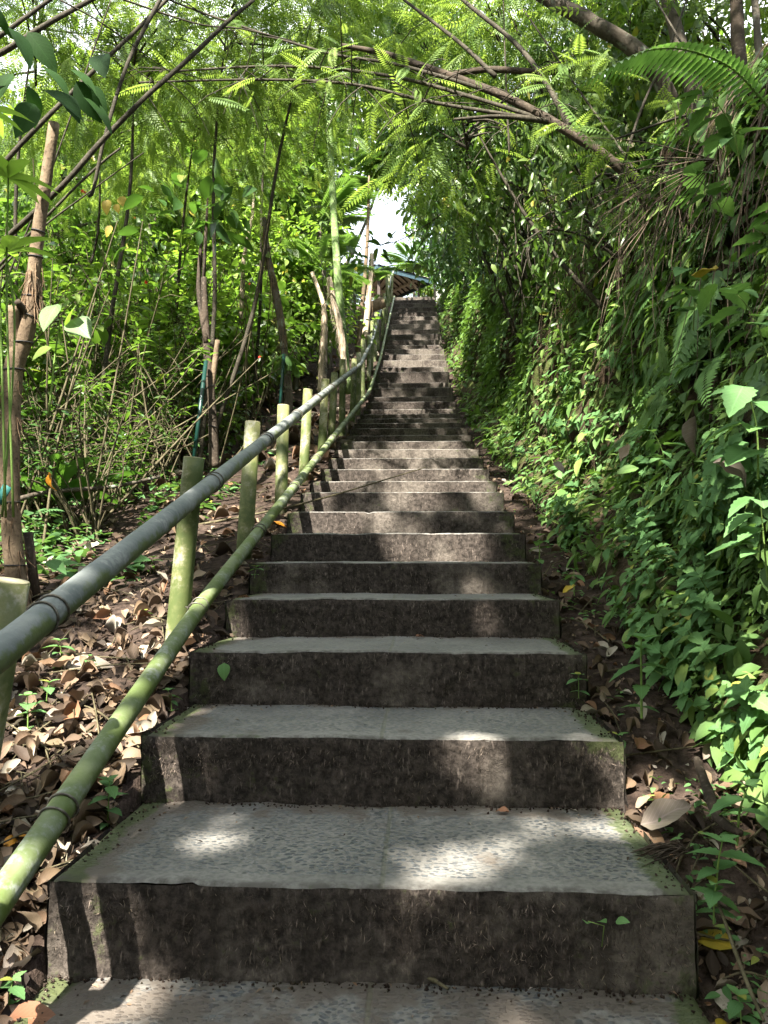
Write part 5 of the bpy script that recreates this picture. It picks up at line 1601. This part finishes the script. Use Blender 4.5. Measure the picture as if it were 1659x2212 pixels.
for k in range(6):
    Q = P[own == k]
    if len(Q) < 10: continue
    gz = float(ground_z(ct[k, 0], ct[k, 1])) + (2.8 if ct[k, 0] > 0 else 0)
    t = thing('canopy_tree', lab[k], 'tree', (ct[k, 0], ct[k, 1], gz))
    o_ = np.array([ct[k, 0], ct[k, 1], gz])
    m = len(Q)
    MB().inst(T_LOW, rdir(m, -.6, .4), SUN + rng.normal(0, .45, (m, 3)), Q - o_, rng.uniform(.18, .32, m), rng.uniform(.22, .36, m)).build('crown', M['leaf_mid'], t)
    top = Q.mean(0) - o_
    MB().tube([[0, 0, -.5], [0, 0, 1], [top[0] * .12, top[1] * .12, top[2] * .5], [top[0] * .35, top[1] * .35, top[2] * .9]], [.26, .2, .16, .1], 12, sub=5, wob=.02).build('trunk', M['bark_grey'], t)

# ------------------------------------------------------------------ dead leaves on the ground
mb = MB()
def litter(n, x0, x1, y0, y1, smin, smax, lift=.02, thr=-9):
    y = 1 / rng.uniform(1 / y1, 1 / y0, n); x = rng.uniform(x0, x1, n)
    if x1 < 0: x = x1 - (x1 - x0) * rng.random(n) ** 1.25 * np.clip(y / 5.5, .3, 1.6)
    k = np.abs(x) > half(y) + .03
    x, y = x[k], y[k]; m = len(x)
    if x1 > 0: z = np.maximum(ground_z(x, y), 0 * x - 9)
    else: z = ground_z(x, y)
    e = .05
    gx_ = (ground_z(x + e, y) - z) / e; gy_ = (ground_z(x, y + e) - z) / e
    nn = nrm(np.stack([-gx_, -gy_, np.ones(m)], 1)) + rng.normal(0, .3, (m, 3))
    a = rng.uniform(0, 6.283, m)
    d = np.stack([np.cos(a), np.sin(a), gx_ * np.cos(a) + gy_ * np.sin(a) + rng.normal(0, .12, m)], 1)
    s = rng.uniform(smin, smax, m) * np.clip(.75 + y * .06, .8, 1.4)
    for tm, sl_ in [(tm_, slice(j, m, 5)) for j, tm_ in enumerate(T_CRUMP + [T_CURL])]:
        mb.inst(tm, d[sl_], nn[sl_], (np.stack([x, y, z + rng.uniform(.004, lift, m)], 1))[sl_], s[sl_], None, rng.random(m)[sl_])


litter(3900, -4.6, -.9, 1.3, 13, .04, .13, .04); litter(5000, -4.6, -.9, 1.3, 10, .015, .05, .03)
litter(900, -9, -.9, 8, 26, .12, .2, .05)
litter(160, .88, 1.5, 1.4, 12, .03, .09); litter(1300, .88, 1.4, 1.4, 12, .01, .03); litter(300, .88, 1.25, 1.4, 9, .04, .10)
tag(mb.build('leaf_litter', M['dry_leaf']), 'thick litter of curled brown and grey dead leaves on the forest floor', 'leaf litter', kind='stuff')
mb = MB()
for i in range(420):
    s = rng.random()
    if s < .8: y = 1 / rng.uniform(1 / 9, 1 / 1.5); x = -.95 - rng.random() * .45 * y
    else:
        y = 1 / rng.uniform(1 / 5, 1 / 1.6); x = .92 + rng.random() * .3
        if rng.random() < .6: continue
    a = rng.uniform(0, 6.283); l = rng.uniform(.05, .28); d = np.array([math.cos(a), math.sin(a)]) * l
    q = [np.array([x + d[0] * f, y + d[1] * f]) for f in (-1, 0, 1)]
    mb.tube([[p[0], p[1], float(ground_z(p[0], p[1])) + .02 + rng.uniform(0, .03)] for p in q], [.003, .004, .002], 5, sub=3, cap=False)
tag(mb.build('twigs', M['stem']), 'thin dead twigs scattered over the leaf litter beside the steps', 'twigs', kind='stuff')
mb = MB()                                                             # crumbs of soil, chaff and leaf scraps on the treads
for k in range(0, 8):
    y0 = 1.2 if k == 0 else YK[k - 1]; y1 = YK[k]; m = [80, 60, 45, 35, 25, 20, 15, 10][k]
    f = rng.beta(3.2, .8, m); y = y0 + (y1 - y0) * f * .99; x = rng.uniform(-1, 1, m) * .83
    side = rng.random(m) < .3; x = np.where(side, np.sign(x) * (.83 - np.abs(rng.normal(0, .09, m))), x)
    d = rdir(m, -.08, .08)
    mb.inst(leaf_tm(2, .2, .3, .3), d, np.array([0, 0, 1.0]) + rng.normal(0, .3, (m, 3)), np.stack([x, y, np.full(m, fz[k] + .005)], 1), rng.uniform(.006, .024, m), None, rng.random(m))
tag(mb.build('debris', M['dry_leaf']), 'small crumbs of dead leaf and chaff scattered on the treads', 'debris', kind='stuff')

mb = MB(); bx_ = np.array([[x_, y_ + .5, z_] for x_ in (-.5, .5) for y_ in (-.5, .5) for z_ in (-.4, .4)]); fq = np.array([[0, 1, 3, 2], [4, 6, 7, 5], [0, 4, 5, 1], [2, 3, 7, 6], [0, 2, 6, 4], [1, 5, 7, 3]])
for v_ in range(3):
    g_ = bx_ + rng.normal(0, .14, bx_.shape)
    for k in range(0, 8):
        y1 = YK[k]; m = [170, 150, 110, 80, 50, 40, 30, 20][k]
        x = rng.uniform(-1, 1, m) * .84; y = y1 - .012 - np.abs(rng.normal(0, .022, m))
        e_ = rng.random(m) < .4; x = np.where(e_, np.sign(x) * (.85 - np.abs(rng.normal(0, .04, m))), x); y = np.where(e_, y1 - rng.random(m) * (y1 - (1.4 if k == 0 else YK[k - 1])), y)
        mb.inst((g_, fq, np.zeros((8, 3))), rdir(m), rdir(m), np.stack([x, y, np.full(m, fz[k] + .002)], 1), rng.uniform(.002, .0075, m))
tag(mb.build('soil_crumbs', M['soil']), 'crumbs of dark soil gathered at the back and the ends of the treads', 'soil crumbs', kind='stuff')
tr = lambda px, py, k: at(px, py, (CAM[2] - fz[k]) * FPX / (py - 1207.0)) if py > 1230 else at(px, py, YK[k - 1] + .1)
def leaf_on(px, py, k, s, mat, label, ang, tm=None, up=(0, -.2, 1)):
    p = tr(px, py, k); p[2] = fz[k] + .012
    mb = MB(); mb.inst(tm or T_CRUMP[rng.integers(4)], [math.cos(ang), math.sin(ang), .05], up, np.zeros(3), s, None, rng.random()); o = mb.build('dead_leaf', mat); o.location = p
    tag(o, label, 'dead leaf')


def leaf_at(px, py, y, s, mat, label, ang, tm=None, up=(0, -.4, 1), dz=.03):
    p = at(px, py, y); p[2] = float(ground_z(p[0], p[1])) + dz
    mb = MB(); mb.inst(tm or T_CRUMP[rng.integers(4)], [math.cos(ang), math.sin(ang), .15], up, np.zeros(3), s, None, rng.random()); o = mb.build('dead_leaf', mat); o.location = p
    tag(o, label, 'dead leaf')


leaf_on(898, 1378, 3, .05, M['rust_leaf'], 'small rust-brown leaf scrap in the middle of the third tread', .4)
leaf_on(1100, 1745, 1, .05, M['rust_leaf'], 'tiny folded dead leaf at the back of the first tread', 2.8)
leaf_at(1170, 1279, 4.45, .12, M['yellow_leaf'], 'curled yellow leaf by the right end of the fourth tread', 3.0, None, (0, -.4, 1), .12)
leaf_at(1215, 1282, 4.4, .08, M['yellow_leaf'], 'smaller yellow leaf beside the curled yellow one at the fourth tread', .3, None, (0, -.4, 1), .12)
leaf_at(1330, 1450, 3.0, .09, M['yellow_leaf'], 'yellow leaf curled on the soil below the large-leaved plant', 2.0)
leaf_at(1380, 1690, 2.6, .16, M['dry_pale'], 'big bleached dead leaf lying right of the second step', .15, T_CRUMP[1], (-.1, -.75, .7), .05)
leaf_at(1425, 1700, 2.62, .14, M['rust_leaf'], 'tall rust-coloured dead leaf standing beside the bleached holed one', 1.4, None, (.9, -.5, .3), .06)
leaf_at(1375, 1600, 2.95, .11, M['rust_leaf'], 'rust-brown leaf on top of the dead leaves right of the second step', .8, None, (0, -.6, .8), .08)
leaf_at(1360, 1760, 2.5, .12, M['rust_leaf'], 'brown dead leaf lying at the right end of the first tread', 2.7)
leaf_at(1575, 1790, 2.2, .12, M['yellow_leaf'], 'brown-yellow leaf under the bushy plant at the right edge', 2.4, T_BROAD)
leaf_at(1562, 2080, 1.98, .07, M['yellow_leaf'], 'yellow-brown leaf on the bare soil right of the landing', 1.2, T_BROAD)
leaf_at(1640, 2020, 1.98, .11, M['dry_pale'], 'pale curled leaf at the lower right edge', .2)
leaf_at(1470, 2020, 2.05, .06, M['rust_leaf'], 'small brown leaf on the soil by the right end of the first riser', .8)
leaf_at(573, 1090, 5.9, .16, M['orange_leaf'], 'bright orange dead leaf on the litter behind the second bamboo post', .1)
leaf_at(200, 1330, 4.0, .14, M['rust_leaf'], 'upturned rust-coloured leaf on the litter between the rails', .9, None, (.3, -.9, .4), .06)
leaf_at(140, 1385, 3.5, .22, M['dry_pale'], 'large bleached leaf lying in the litter under the upper rail', .2, T_BROAD)
leaf_at(170, 1500, 3.0, .15, M['rust_leaf'], 'orange-brown pointed leaf standing in the litter under the rails', 2.2, None, (.2, -1, .3), .05)
leaf_at(95, 1480, 3.0, .12, M['dry_pale'], 'crumpled white leaf in the sunlit litter near the lower rail', .5)
leaf_at(20, 2000, 1.9, .12, M['rust_leaf'], 'round brown leaf at the lower left edge beside the landing', .1, T_BROAD)
leaf_at(10, 1960, 2.0, .14, M['dry_pale'], 'pale torn leaf at the left edge below the lower rail', 1.2)
leaf_at(10, 1690, 2.4, .10, M['orange_leaf'], 'orange leaf at the left edge in the litter', .7)
leaf_at(350, 1245, 4.3, .13, M['rust_leaf'], 'brown leaf leaning in the litter left of the tallest bamboo post', 1.9, None, (.4, -.9, .4), .05)
leaf_at(500, 1275, 4.1, .14, M['rust_leaf'], 'brown leaf at the foot of the second bamboo post', .3, None, (0, -.7, .7), .05)
leaf_at(1110, 1095, 5.4, .15, M['rust_leaf'], 'tan leaf beside the sixth step on its right', .2, T_BROAD)
mb = MB(); q = [tr(868, 2078, 0), tr(900, 2080, 0), tr(935, 2092, 0), tr(968, 2110, 0)]
for a in q: a[2] = .012
mb.tube(np.array(q), [.003, .004, .006, .004], 6, sub=5, wob=.06); mb.tube([q[1], q[1] + [.03, .03, .012]], [.002, .001], 4)
tag(mb.build('twig', M['stem']), 'dead twig lying across the middle of the bottom landing', 'twig')
mb = MB(); q = [at(1505, 1640, 2.6), at(1530, 1710, 2.45), at(1555, 1770, 2.3), at(1600, 1800, 2.2)]
mb.tube(np.array(q), [.012, .017, .016, .010], 8, sub=5, wob=.06); tag(mb.build('exposed_root', M['bark_dark']), 'thick brown root exposed in the soil at the foot of the bank, lower right', 'root')
mb = MB(); q = [at(1555, 1960, 2.08), at(1590, 2060, 1.95), at(1625, 2150, 1.85), at(1650, 2205, 1.8)]
mb.tube(np.array(q), [.004, .005, .005, .004], 6, sub=5); tag(mb.build('twig', M['stem']), 'long thin twig slanting down the soil at the lower right', 'twig')
